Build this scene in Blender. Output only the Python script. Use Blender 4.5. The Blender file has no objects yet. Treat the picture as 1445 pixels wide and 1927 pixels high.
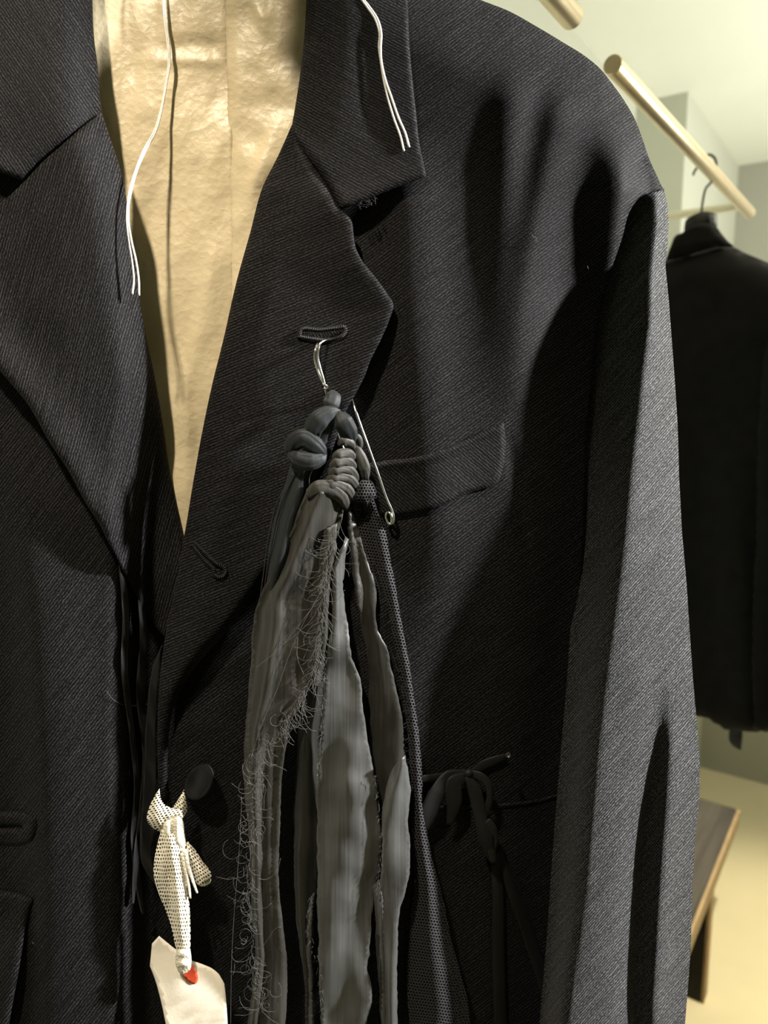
import bpy, bmesh, math, random
import numpy as np
from mathutils import Vector, noise
from mathutils.geometry import delaunay_2d_cdt

random.seed(7)
rng = np.random.default_rng(7)
scene = bpy.context.scene
COL = scene.collection

# ------------------------------------------------------------------ camera geometry
W, H, F = 1445.0, 1927.0, 1400.0
TH = math.radians(8.45)
CAM = np.array([0.0, 0.0, 1.59])
RT = np.array([1.0, 0, 0])
FW = np.array([0, math.cos(TH), -math.sin(TH)])
UP = np.array([0, math.sin(TH), math.cos(TH)])
Y0 = 0.46                      # plane in which the near jacket hangs
PXM = F / Y0                   # about px per metre on that plane

def ray(px, py):
    px = np.asarray(px, float); py = np.asarray(py, float)
    return (FW[None, :] + ((px - W / 2) / F).reshape(-1, 1) * RT[None, :]
            + ((H / 2 - py) / F).reshape(-1, 1) * UP[None, :])

def at_y(px, py, rel):
    """points on the hanging plane, moved rel metres towards the viewer side"""
    r = ray(px, py)
    Y = Y0 - np.asarray(rel, float).reshape(-1)
    return CAM[None, :] + r * (Y / r[:, 1]).reshape(-1, 1)

def at_z(px, py, z):
    r = ray([px], [py])[0]
    return CAM + r * ((z - CAM[2]) / r[2])

def at_depth(px, py, d):
    return CAM + ray([px], [py])[0] * d

# ------------------------------------------------------------------ object helpers
def setp(o, label=None, cat=None, group=None, kind=None):
    if label: o['label'] = label
    if cat: o['category'] = cat
    if group: o['group'] = group
    if kind: o['kind'] = kind
    return o

def empty(name, loc, label, cat, group=None):
    o = bpy.data.objects.new(name, None)
    o.empty_display_size = 0.03
    COL.objects.link(o)
    o.location = Vector(loc)
    setp(o, label, cat, group)
    return o

def link(name, verts, faces, mat, parent=None, uvs=None, smooth=True, label=None):
    me = bpy.data.meshes.new(name)
    v = np.asarray(verts, float)
    off = np.zeros(3)
    p = parent
    while p is not None:
        off += np.array(p.location); p = p.parent
    if parent is None:
        loc = v.mean(axis=0)
    else:
        loc = np.zeros(3)
    me.from_pydata([tuple(q) for q in (v - off - loc)], [], [tuple(int(i) for i in f) for f in faces])
    if uvs is not None:
        uvs = np.asarray(uvs, float)
        lay = me.uv_layers.new(name='UVMap')
        idx = np.empty(len(me.loops), int)
        me.loops.foreach_get('vertex_index', idx)
        lay.data.foreach_set('uv', uvs[idx].astype(np.float32).ravel())
    me.polygons.foreach_set('use_smooth', [smooth] * len(me.polygons))
    me.materials.append(mat)
    me.update()
    o = bpy.data.objects.new(name, me)
    COL.objects.link(o)
    if parent is not None:
        o.parent = parent
    else:
        o.location = Vector(loc)
    if label: o['label'] = label
    return o

def S(x, a, b):
    t = np.clip((np.asarray(x, float) - a) / (b - a), 0, 1)
    return t * t * (3 - 2 * t)

# ------------------------------------------------------------------ outlines
def densify(pts, step, closed=True, corner=48):
    P = [np.array(p[:2], float) for p in pts]
    n = len(P)
    out = []
    rngi = range(n) if closed else range(n - 1)
    def is_corner(i):
        if not closed and (i == 0 or i == n - 1): return True
        a = P[i] - P[i - 1]; b = P[(i + 1) % n] - P[i]
        la, lb = np.linalg.norm(a), np.linalg.norm(b)
        if la < 1e-9 or lb < 1e-9: return True
        c = np.clip(np.dot(a, b) / la / lb, -1, 1)
        return math.degrees(math.acos(c)) > corner
    cor = [is_corner(i) for i in range(n)]
    for i in rngi:
        p1, p2 = P[i], P[(i + 1) % n]
        p0 = P[i - 1] if not cor[i] else p1 - (p2 - p1)
        p3 = P[(i + 2) % n] if not cor[(i + 1) % n] else p2 + (p2 - p1)
        L = np.linalg.norm(p2 - p1)
        k = max(1, int(round(L / step)))
        # centripetal-ish tangents scaled to this segment
        def tan(a, b, c):
            l1 = np.linalg.norm(b - a) + 1e-9; l2 = np.linalg.norm(c - b) + 1e-9
            d = (b - a) / l1 * l2 + (c - b) / l2 * l1
            return d / (l1 + l2) * L
        m1 = tan(p0, p1, p2); m2 = tan(p1, p2, p3)
        for j in range(k):
            t = j / k
            h00 = 2*t**3 - 3*t**2 + 1; h10 = t**3 - 2*t**2 + t
            h01 = -2*t**3 + 3*t**2; h11 = t**3 - t**2
            out.append(h00 * p1 + h10 * m1 + h01 * p2 + h11 * m2)
    if not closed: out.append(P[-1])
    return np.array(out)

def inside(poly, X, Y):
    n = len(poly); res = np.zeros(len(X), bool)
    j = n - 1
    for i in range(n):
        xi, yi = poly[i]; xj, yj = poly[j]
        if yi != yj:
            c = ((yi > Y) != (yj > Y)) & (X < (xj - xi) * (Y - yi) / (yj - yi) + xi)
            res ^= c
        j = i
    return res

def dist_poly(poly, X, Y, closed=True):
    d = np.full(len(X), 1e9)
    n = len(poly)
    for i in range(n if closed else n - 1):
        a = poly[i]; b = poly[(i + 1) % n]
        ab = b - a; L2 = ab @ ab
        if L2 < 1e-12: continue
        t = np.clip(((X - a[0]) * ab[0] + (Y - a[1]) * ab[1]) / L2, 0, 1)
        dd = (X - a[0] - t * ab[0]) ** 2 + (Y - a[1] - t * ab[1]) ** 2
        np.minimum(d, dd, out=d)
    return np.sqrt(d)

def dpl(pts, X, Y):
    return dist_poly(np.array([p[:2] for p in pts], float), X, Y, closed=False)

def triangulate(outline, step, rough=0.0, corner=48):
    poly = densify(outline, step, corner=corner)
    if rough > 0:
        n_ = len(poly)
        lo = rng.normal(0, 1, n_); k_ = np.ones(5) / 5
        lo = np.convolve(np.concatenate([lo, lo[:4]]), k_, 'valid') * 2.2
        T_ = np.roll(poly, -1, 0) - np.roll(poly, 1, 0); T_ /= (np.linalg.norm(T_, axis=1, keepdims=True) + 1e-9)
        poly = poly + np.stack([-T_[:, 1], T_[:, 0]], 1) * (rough * (1.1 * lo + 0.2 * rng.normal(0, 1, n_)))[:, None]
    x0, y0 = poly.min(0); x1, y1 = poly.max(0)
    gx = np.arange(x0, x1 + step, step); gy = np.arange(y0, y1 + step, step * 0.866)
    X, Y = np.meshgrid(gx, gy)
    X[1::2] += step / 2
    X = X.ravel(); Y = Y.ravel()
    k = inside(poly, X, Y); X = X[k]; Y = Y[k]
    if len(X):
        k = dist_poly(poly, X, Y) > step * 0.55
        X = X[k]; Y = Y[k]
    allp = np.vstack([poly, np.stack([X, Y], 1)]) if len(X) else poly
    n = len(poly)
    vs = [Vector((float(a), float(b))) for a, b in allp]
    v, e, f, *_ = delaunay_2d_cdt(vs, [], [list(range(n))], 1, 1e-4)
    v = np.array([(q[0], q[1]) for q in v])
    f = [t for t in f if len(t) >= 3]
    return v, f, poly

def shell(V3, F, thick_dir, thick):
    """close a sheet into a thin solid: back copy moved along thick_dir by thick, with a rim"""
    n = len(V3)
    V = np.vstack([V3, V3 + thick_dir * thick])
    cnt = {}
    for t in F:
        for i in range(len(t)):
            a, b = t[i], t[(i + 1) % len(t)]
            cnt[(a, b)] = 1
    faces = list(F) + [tuple(n + i for i in reversed(t)) for t in F]
    for (a, b) in list(cnt):
        if (b, a) not in cnt:
            faces.append((b, a, a + n, b + n))
    return V, faces

def rot_uv(uv, deg):
    a = math.radians(deg); c, s = math.cos(a), math.sin(a)
    return np.stack([uv[:, 0] * c - uv[:, 1] * s, uv[:, 0] * s + uv[:, 1] * c], 1)

def cloth(name, outline, rel, mat, parent=None, step=8, thick=1.4, uvrot=0, rough=0.0, label=None, edge_round=0.0, corner=48):
    """a piece of cloth with an outline and a relief rel(x, y, d_edge) in mm; thick in mm"""
    v, f, poly = triangulate(outline, step, rough=rough, corner=corner)
    X, Y = v[:, 0], v[:, 1]
    d = dist_poly(poly, X, Y)
    r = np.broadcast_to(np.asarray(rel(X, Y, d), float), X.shape).copy()
    if edge_round:
        r = r - edge_round * (1 - np.clip(d / 7.0, 0, 1)) ** 2
    P3 = at_y(X, Y, r / 1000.0)
    # outward winding: viewer side
    f2 = []
    for t in f:
        a, b, c = v[t[0]], v[t[1]], v[t[2]]
        cr = (b[0]-a[0])*(c[1]-a[1]) - (b[1]-a[1])*(c[0]-a[0])
        f2.append(tuple(t) if cr < 0 else tuple(reversed(t)))
    V, FF = shell(P3, f2, np.array([0, 1.0, 0]), thick / 1000.0)
    uv = np.stack([X / PXM, -Y / PXM], 1)
    uv = rot_uv(uv, uvrot)
    return link(name, V, FF, mat, parent, np.vstack([uv, uv]), label=label)

def puff(name, outline, base, h, mat, parent=None, step=5, back=0.4, power=0.5, uvrot=0, extra=None, wid=None, label=None):
    """a stuffed / folded lump: swells from its outline by h mm to the viewer side and back*h behind"""
    v, f, poly = triangulate(outline, step)
    X, Y = v[:, 0], v[:, 1]
    d = dist_poly(poly, X, Y)
    w = wid or max(d.max(), 1e-6)
    t = np.clip(d / w, 0, 1)
    prof = np.sqrt(np.clip(1 - (1 - t) ** 2, 0, 1)) if power == 0.5 else t ** power
    b = base(X, Y) if callable(base) else np.full(len(X), float(base))
    ex = extra(X, Y) * S(t, 0, 0.4) if extra else 0
    P1 = at_y(X, Y, (b + h * prof + ex) / 1000.0)
    P2 = at_y(X, Y, (b - back * h * prof) / 1000.0)
    f2 = []
    for t_ in f:
        a, bb, c = v[t_[0]], v[t_[1]], v[t_[2]]
        cr = (bb[0]-a[0])*(c[1]-a[1]) - (bb[1]-a[1])*(c[0]-a[0])
        f2.append(tuple(t_) if cr < 0 else tuple(reversed(t_)))
    n = len(X)
    edge = np.where(d < 1e-6)[0]
    m = np.arange(n) + n
    V = np.vstack([P1, P2])
    m[edge] = edge
    faces = list(f2) + [tuple(int(m[i]) for i in reversed(t_)) for t_ in f2]
    uv = rot_uv(np.stack([X / PXM, -Y / PXM], 1), uvrot)
    o = link(name, V, faces, mat, parent, np.vstack([uv, uv]), label=label)
    bm = bmesh.new(); bm.from_mesh(o.data)
    loose = [q for q in bm.verts if not q.link_faces]
    bmesh.ops.delete(bm, geom=loose, context='VERTS')
    bm.to_mesh(o.data); bm.free()
    return o

def tube_geo(P, r, sides=8, squash=None, twist=0.0):
    P = np.asarray(P, float); n = len(P)
    r = np.broadcast_to(np.asarray(r, float), (n,))
    T = np.gradient(P, axis=0); T /= (np.linalg.norm(T, axis=1, keepdims=True) + 1e-12)
    ref = np.array([0, 1.0, 0]) if abs(T[0][1]) < 0.9 else np.array([1.0, 0, 0])
    A = np.cross(T[0], ref); A /= np.linalg.norm(A)
    V = []; F = []
    for i in range(n):
        A = A - T[i] * (A @ T[i]); A /= (np.linalg.norm(A) + 1e-12)
        B = np.cross(T[i], A)
        for k in range(sides):
            a = 2 * math.pi * k / sides + twist * i
            V.append(P[i] + r[i] * (math.cos(a) * A + math.sin(a) * B * (squash or 1.0)))
    for i in range(n - 1):
        for k in range(sides):
            k2 = (k + 1) % sides
            F.append((i*sides+k, i*sides+k2, (i+1)*sides+k2, (i+1)*sides+k))
    F.append(tuple(reversed(range(sides))))
    F.append(tuple((n-1)*sides + k for k in range(sides)))
    return np.array(V), F

def join_geo(parts):
    V = []; F = []; o = 0
    for v, f in parts:
        V.append(v); F += [tuple(i + o for i in t) for t in f]; o += len(v)
    return np.vstack(V), F

def path_px(pts, step=6):
    """pts (x, y, rel_mm) -> dense 3D path"""
    a = densify([(p[0], p[1]) for p in pts], step, closed=False, corner=170)
    L = np.concatenate([[0], np.cumsum(np.linalg.norm(np.diff(np.array([p[:2] for p in pts], float), axis=0), axis=1))])
    l = np.concatenate([[0], np.cumsum(np.linalg.norm(np.diff(a, axis=0), axis=1))])
    l = l / l[-1] * L[-1]
    rel = np.interp(l, L, [p[2] for p in pts])
    return at_y(a[:, 0], a[:, 1], rel / 1000.0)

def box(name, c, ax, hx, ay, hy, z0, z1, mat, parent=None, label=None, bevel=0.0):
    """upright box: centre c (x,y), horizontal axes ax, ay with half sizes"""
    V = []
    for z in (z0, z1):
        for sx, sy in ((-1,-1),(1,-1),(1,1),(-1,1)):
            p = np.array(c[:2]) + np.array(ax) * hx * sx + np.array(ay) * hy * sy
            V.append((p[0], p[1], z))
    Fc = [(0,1,2,3),(7,6,5,4),(0,4,5,1),(1,5,6,2),(2,6,7,3),(3,7,4,0)]
    o = link(name, V, Fc, mat, parent, smooth=False, label=label)
    bm = bmesh.new(); bm.from_mesh(o.data)
    bmesh.ops.recalc_face_normals(bm, faces=bm.faces)
    if bevel:
        bmesh.ops.bevel(bm, geom=list(bm.edges), offset=bevel, segments=2, affect='EDGES', clamp_overlap=True)
    bm.to_mesh(o.data); bm.free()
    return o

# ------------------------------------------------------------------ materials
def new_mat(name):
    m = bpy.data.materials.new(name); m.use_nodes = True
    nt = m.node_tree; nt.nodes.clear()
    out = nt.nodes.new('ShaderNodeOutputMaterial')
    bs = nt.nodes.new('ShaderNodeBsdfPrincipled')
    nt.links.new(bs.outputs[0], out.inputs[0])
    return m, nt, bs, out

def N(nt, t, **kw):
    n = nt.nodes.new(t)
    for k, v in kw.items():
        if k.startswith('i_'):
            key = k[2:]
            n.inputs[int(key) if key.isdigit() else key.replace('_', ' ')].default_value = v
        else:
            setattr(n, k, v)
    return n

def ramp(nt, stops):
    r = nt.nodes.new('ShaderNodeValToRGB')
    el = r.color_ramp.elements
    while len(el) < len(stops): el.new(0.5)
    for e, (p, c) in zip(el, stops):
        e.position = p; e.color = (*c, 1)
    return r

def math_n(nt, op, a, b=None):
    n = nt.nodes.new('ShaderNodeMath'); n.operation = op
    for i, q in enumerate((a, b)):
        if q is None: continue
        if isinstance(q, (int, float)): n.inputs[i].default_value = q
        else: nt.links.new(q, n.inputs[i])
    return n.outputs[0]

def twill(name, dark, light, period=0.0017, sheen=0.25, rough=0.62, bump=0.38, sheen_rough=0.4):
    m, nt, bs, out = new_mat(name)
    tc = N(nt, 'ShaderNodeTexCoord')
    uv = tc.outputs['UV']
    # thread wobble
    nz = N(nt, 'ShaderNodeTexNoise', i_Scale=260.0, i_Detail=2.0)
    nt.links.new(uv, nz.inputs['Vector'])
    wob = N(nt, 'ShaderNodeVectorMath', operation='SCALE'); wob.inputs['Scale'].default_value = 0.0011
    nt.links.new(nz.outputs['Color'], wob.inputs[0])
    add = N(nt, 'ShaderNodeVectorMath', operation='ADD')
    nt.links.new(uv, add.inputs[0]); nt.links.new(wob.outputs[0], add.inputs[1])
    wv = N(nt, 'ShaderNodeTexWave', wave_type='BANDS', bands_direction='Y')
    wv.inputs['Scale'].default_value = 0.31416 / period
    wv.inputs['Distortion'].default_value = 0.0
    nt.links.new(add.outputs[0], wv.inputs['Vector'])
    # thread segments along the rib
    mp = N(nt, 'ShaderNodeMapping'); mp.inputs['Scale'].default_value = (1.0, 2.4, 1.0)
    mp.inputs['Rotation'].default_value = (0, 0, math.radians(38))
    nt.links.new(uv, mp.inputs['Vector'])
    seg = N(nt, 'ShaderNodeTexNoise', i_Scale=620.0, i_Detail=2.0, i_Roughness=0.7)
    nt.links.new(mp.outputs[0], seg.inputs['Vector'])
    # slubs : long horizontal threads
    mp2 = N(nt, 'ShaderNodeMapping'); mp2.inputs['Scale'].default_value = (40.0, 900.0, 1.0)
    nt.links.new(uv, mp2.inputs['Vector'])
    slub = N(nt, 'ShaderNodeTexNoise', i_Scale=1.0, i_Detail=1.0)
    nt.links.new(mp2.outputs[0], slub.inputs['Vector'])
    h = math_n(nt, 'MULTIPLY', wv.outputs['Fac'], 0.30)
    h = math_n(nt, 'ADD', h, math_n(nt, 'MULTIPLY', seg.outputs['Fac'], 1.1))
    h = math_n(nt, 'ADD', h, math_n(nt, 'MULTIPLY', slub.outputs['Fac'], 0.35))
    r = ramp(nt, [(0.56, dark), (0.76, tuple(0.68*a + 0.32*b for a, b in zip(dark, light))), (0.96, tuple(1.35*b for b in light))])
    nt.links.new(math_n(nt, 'MULTIPLY', h, 0.82), r.inputs[0])
    nt.links.new(r.outputs[0], bs.inputs['Base Color'])
    bs.inputs['Roughness'].default_value = rough
    bs.inputs['Specular IOR Level'].default_value = 0.05
    bs.inputs['Sheen Weight'].default_value = sheen
    bs.inputs['Sheen Roughness'].default_value = sheen_rough
    bs.inputs['Sheen Tint'].default_value = (0.9, 0.9, 0.95, 1)
    bp = N(nt, 'ShaderNodeBump'); bp.inputs['Strength'].default_value = bump; bp.inputs['Distance'].default_value = 0.0006
    nt.links.new(h, bp.inputs['Height']); nt.links.new(bp.outputs[0], bs.inputs['Normal'])
    return m

def satin(name, c1, c2, rough=0.42, sheen=0.1, bump=0.25, spec=0.4, gloss_grain=1400.0, aniso=0.0):
    m, nt, bs, out = new_mat(name)
    tc = N(nt, 'ShaderNodeTexCoord')
    mp = N(nt, 'ShaderNodeMapping'); mp.inputs['Scale'].default_value = (gloss_grain * 0.45, 16.0, 1.0)
    nt.links.new(tc.outputs['UV'], mp.inputs['Vector'])
    nz = N(nt, 'ShaderNodeTexNoise', i_Scale=1.0, i_Detail=3.0)
    nt.links.new(mp.outputs[0], nz.inputs['Vector'])
    big = N(nt, 'ShaderNodeTexNoise', i_Scale=26.0, i_Detail=3.0)
    nt.links.new(tc.outputs['UV'], big.inputs['Vector'])
    s = math_n(nt, 'ADD', math_n(nt, 'MULTIPLY', nz.outputs['Fac'], 0.6), math_n(nt, 'MULTIPLY', big.outputs['Fac'], 0.4))
    r = ramp(nt, [(0.3, c1), (0.7, c2)])  # stretched streaks put satin gloss into the base colour
    nt.links.new(s, r.inputs[0]); nt.links.new(r.outputs[0], bs.inputs['Base Color'])
    bs.inputs['Roughness'].default_value = rough
    bs.inputs['Specular IOR Level'].default_value = spec
    bs.inputs['Sheen Weight'].default_value = sheen
    bs.inputs['Anisotropic'].default_value = aniso
    h = math_n(nt, 'ADD', math_n(nt, 'MULTIPLY', nz.outputs['Fac'], 0.25), math_n(nt, 'MULTIPLY', big.outputs['Fac'], 2.4))
    bp = N(nt, 'ShaderNodeBump'); bp.inputs['Strength'].default_value = bump; bp.inputs['Distance'].default_value = 0.0012
    nt.links.new(h, bp.inputs['Height']); nt.links.new(bp.outputs[0], bs.inputs['Normal'])
    return m

def netting(name, c1, c2, cell=(0.0023, 0.0020), thread=0.30, sheen=0.2, bump=0.6, fuzz=0.25):
    """knitted net: rows of offset rounded holes, real see-through holes"""
    m, nt, bs, out = new_mat(name)
    tc = N(nt, 'ShaderNodeTexCoord')
    nz = N(nt, 'ShaderNodeTexNoise', i_Scale=170.0, i_Detail=1.0)
    nt.links.new(tc.outputs['UV'], nz.inputs['Vector'])
    wob = N(nt, 'ShaderNodeVectorMath', operation='SCALE'); wob.inputs['Scale'].default_value = cell[0] * fuzz * 2
    nt.links.new(nz.outputs['Color'], wob.inputs[0])
    add = N(nt, 'ShaderNodeVectorMath', operation='ADD')
    nt.links.new(tc.outputs['UV'], add.inputs[0]); nt.links.new(wob.outputs[0], add.inputs[1])
    sep = N(nt, 'ShaderNodeSeparateXYZ'); nt.links.new(add.outputs[0], sep.inputs[0])
    u = math_n(nt, 'DIVIDE', sep.outputs[0], cell[0]); v = math_n(nt, 'DIVIDE', sep.outputs[1], cell[1])
    row = math_n(nt, 'FLOOR', v)
    odd = math_n(nt, 'MULTIPLY', math_n(nt, 'FLOORED_MODULO', row, 2.0), 0.5)
    fu = math_n(nt, 'SUBTRACT', math_n(nt, 'FRACT', math_n(nt, 'ADD', u, odd)), 0.5)
    fv = math_n(nt, 'SUBTRACT', math_n(nt, 'FRACT', v), 0.5)
    d2 = math_n(nt, 'ADD', math_n(nt, 'MULTIPLY', fu, fu), math_n(nt, 'MULTIPLY', math_n(nt, 'MULTIPLY', fv, fv), 0.9))
    dist = math_n(nt, 'SQRT', d2)
    hole = math_n(nt, 'LESS_THAN', dist, 0.5 - thread * 0.5)
    r = ramp(nt, [(0.3, c1), (0.55, c2)])
    nt.links.new(dist, r.inputs[0]); nt.links.new(r.outputs[0], bs.inputs['Base Color'])
    bs.inputs['Roughness'].default_value = 0.75
    bs.inputs['Specular IOR Level'].default_value = 0.25
    bs.inputs['Sheen Weight'].default_value = sheen
    bp = N(nt, 'ShaderNodeBump'); bp.inputs['Strength'].default_value = bump; bp.inputs['Distance'].default_value = 0.0006
    nt.links.new(dist, bp.inputs['Height']); nt.links.new(bp.outputs[0], bs.inputs['Normal'])
    tr = N(nt, 'ShaderNodeBsdfTransparent')
    mx = N(nt, 'ShaderNodeMixShader')
    nt.links.new(hole, mx.inputs[0]); nt.links.new(bs.outputs[0], mx.inputs[1]); nt.links.new(tr.outputs[0], mx.inputs[2])
    nt.links.new(mx.outputs[0], out.inputs[0])
    return m

def plain(name, col, rough=0.5, metal=0.0, spec=0.5, bump=0.0, bscale=60.0, var=0.0, coat=0.0, sheen=0.0, coord='Object'):
    m, nt, bs, out = new_mat(name)
    bs.inputs['Roughness'].default_value = rough
    bs.inputs['Metallic'].default_value = metal
    bs.inputs['Specular IOR Level'].default_value = spec
    bs.inputs['Coat Weight'].default_value = coat
    bs.inputs['Sheen Weight'].default_value = sheen
    tc = N(nt, 'ShaderNodeTexCoord')
    nz = N(nt, 'ShaderNodeTexNoise', i_Scale=bscale, i_Detail=4.0)
    nt.links.new(tc.outputs[coord], nz.inputs['Vector'])
    lo = tuple(max(0, c * (1 - var)) for c in col); hi = tuple(min(1, c * (1 + var)) for c in col)
    r = ramp(nt, [(0.3, lo), (0.7, hi)])
    nt.links.new(nz.outputs['Fac'], r.inputs[0]); nt.links.new(r.outputs[0], bs.inputs['Base Color'])
    if bump:
        bp = N(nt, 'ShaderNodeBump'); bp.inputs['Strength'].default_value = bump; bp.inputs['Distance'].default_value = 0.002
        nt.links.new(nz.outputs['Fac'], bp.inputs['Height']); nt.links.new(bp.outputs[0], bs.inputs['Normal'])
    return m

M = {}
M['twill'] = twill('black twill wool', (0.0018, 0.0018, 0.0019), (0.028, 0.0268, 0.0280), sheen=0.015)
M['twill_sleeve_lit'] = twill('black fuzzy twill wool in lit tone', (0.0034, 0.0034, 0.0034), (0.086, 0.087, 0.088), period=0.0013, sheen=0.10, bump=0.45)  # lighter copy of the jacket twill: strong light put into the sleeve colour
M['thread_black'] = plain('black stitching thread', (0.012, 0.012, 0.013), rough=0.5, spec=0.4, bscale=900, var=0.4)
M['white_thread'] = plain('white cotton thread', (0.78, 0.76, 0.70), rough=0.7, spec=0.2, bscale=1500, var=0.1, bump=0.3)
M['slate'] = satin('slate cotton', (0.008, 0.0100, 0.0110), (0.0145, 0.0175, 0.019), rough=0.6, sheen=0.03, bump=0.3, spec=0.25)
M['olive'] = satin('grey olive rag', (0.018, 0.0175, 0.0145), (0.046, 0.0445, 0.038), rough=0.55, sheen=0.03, bump=0.4, spec=0.3)
M['olive_satin'] = satin('grey olive satin', (0.012, 0.0115, 0.0095), (0.036, 0.0345, 0.030), rough=0.46, sheen=0.03, bump=0.4, spec=0.4)
M['grey_satin'] = satin('grey taffeta', (0.032, 0.033, 0.032), (0.075, 0.077, 0.075), rough=0.42, sheen=0.03, bump=0.4, spec=0.45)
M['dark_satin'] = satin('dark taffeta', (0.009, 0.0088, 0.0074), (0.024, 0.023, 0.0195), rough=0.4, sheen=0.03, bump=0.35, spec=0.4)
M['black_satin'] = satin('black ribbon satin', (0.008, 0.008, 0.008), (0.016, 0.016, 0.017), rough=0.42, sheen=0.05, bump=0.2, spec=0.4)
M['mesh'] = netting('black knitted net', (0.008, 0.0078, 0.0086), (0.030, 0.029, 0.031), cell=(0.0018, 0.0018), thread=0.38, sheen=0.03)
M['gauze'] = netting('cream cotton gauze', (0.72, 0.66, 0.52), (0.86, 0.81, 0.68), cell=(0.0015, 0.0023), thread=0.38, fuzz=0.65)
M['gauze_solid'] = plain('bunched cream cotton gauze', (0.80, 0.74, 0.60), rough=0.85, spec=0.1, bscale=900, var=0.15, bump=0.8, coord='UV')
M['fray'] = plain('grey frayed thread', (0.075, 0.075, 0.068), rough=0.6, spec=0.3, bscale=500, var=0.3)
M['steel'] = plain('bright steel wire', (0.78, 0.77, 0.74), rough=0.18, metal=1.0, bscale=300, var=0.05)
M['card'] = plain('white card', (0.88, 0.81, 0.69), rough=0.75, spec=0.15, bscale=500, var=0.02, bump=0.05)
M['red'] = plain('red paper ring', (0.78, 0.095, 0.035), rough=0.7, spec=0.2, bscale=500, var=0.06)
M['button'] = plain('black horn button', (0.007, 0.007, 0.007), rough=0.4, spec=0.15, bscale=80, var=0.5)

def lining_mat():
    m, nt, bs, out = new_mat('cream crinkled silk lining')
    tc = N(nt, 'ShaderNodeTexCoord')
    n1 = N(nt, 'ShaderNodeTexNoise', i_Scale=22.0, i_Detail=3.0, i_Roughness=0.5)
    nt.links.new(tc.outputs['UV'], n1.inputs['Vector'])
    h = None
    for k, (scale, wgt) in enumerate(((30.0, 0.30), (85.0, 0.34), (230.0, 0.20))):
        vo = N(nt, 'ShaderNodeTexVoronoi', feature='F1', i_Scale=scale)
        ad = N(nt, 'ShaderNodeVectorMath', operation='ADD')
        sc = N(nt, 'ShaderNodeVectorMath', operation='SCALE'); sc.inputs['Scale'].default_value = 0.9 / scale
        nw = N(nt, 'ShaderNodeTexNoise', i_Scale=scale * 0.9, i_Detail=2.0)
        nt.links.new(tc.outputs['UV'], nw.inputs['Vector'])
        nt.links.new(nw.outputs['Color'], sc.inputs[0])
        nt.links.new(tc.outputs['UV'], ad.inputs[0]); nt.links.new(sc.outputs[0], ad.inputs[1])
        nt.links.new(ad.outputs[0], vo.inputs['Vector'])
        q = math_n(nt, 'MULTIPLY', vo.outputs['Distance'], wgt)
        h = q if h is None else math_n(nt, 'ADD', h, q)
    n2 = N(nt, 'ShaderNodeTexNoise', i_Scale=700.0, i_Detail=2.0)
    nt.links.new(tc.outputs['UV'], n2.inputs['Vector'])
    h = math_n(nt, 'ADD', h, math_n(nt, 'MULTIPLY', n2.outputs['Fac'], 0.07))
    r = ramp(nt, [(0.3, (0.53, 0.44, 0.275)), (0.7, (0.60, 0.51, 0.33))])
    nt.links.new(n1.outputs['Fac'], r.inputs[0]); nt.links.new(r.outputs[0], bs.inputs['Base Color'])
    bs.inputs['Roughness'].default_value = 0.42
    bs.inputs['Specular IOR Level'].default_value = 0.45
    bs.inputs['Sheen Weight'].default_value = 0.1
    bp = N(nt, 'ShaderNodeBump'); bp.inputs['Strength'].default_value = 0.45; bp.inputs['Distance'].default_value = 0.0026
    nt.links.new(h, bp.inputs['Height']); nt.links.new(bp.outputs[0], bs.inputs['Normal'])
    return m
M['lining'] = lining_mat()

M['ceiling'] = plain('pale cream ceiling paint', (0.81, 0.825, 0.715), rough=0.9, spec=0.1, bscale=3, var=0.01)
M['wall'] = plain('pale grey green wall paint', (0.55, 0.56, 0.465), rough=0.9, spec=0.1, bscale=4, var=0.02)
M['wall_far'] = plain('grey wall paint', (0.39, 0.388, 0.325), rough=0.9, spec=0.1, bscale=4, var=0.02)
M['floor'] = plain('beige polished concrete', (0.72, 0.63, 0.42), rough=0.5, spec=0.3, bscale=2.2, var=0.07)
M['rail'] = plain('brushed steel rail', (0.80, 0.67, 0.44), rough=0.34, metal=0.8, bscale=50, var=0.05)
M['rail_pale'] = plain('pale painted bar', (0.74, 0.69, 0.52), rough=0.5, spec=0.4, bscale=50, var=0.03)
M['black_wire'] = plain('black coated wire', (0.012, 0.012, 0.011), rough=0.4, spec=0.5)
M['coat'] = plain('dull black wool', (0.0085, 0.0085, 0.0085), rough=0.85, spec=0.12, bscale=40, var=0.3, bump=0.15, sheen=0.03)
M['coat_collar'] = plain('faded black undercollar', (0.055, 0.055, 0.053), rough=0.85, spec=0.15, bscale=60, var=0.3)
M['label_grey'] = plain('grey woven label', (0.30, 0.31, 0.34), rough=0.7, spec=0.2)

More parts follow.
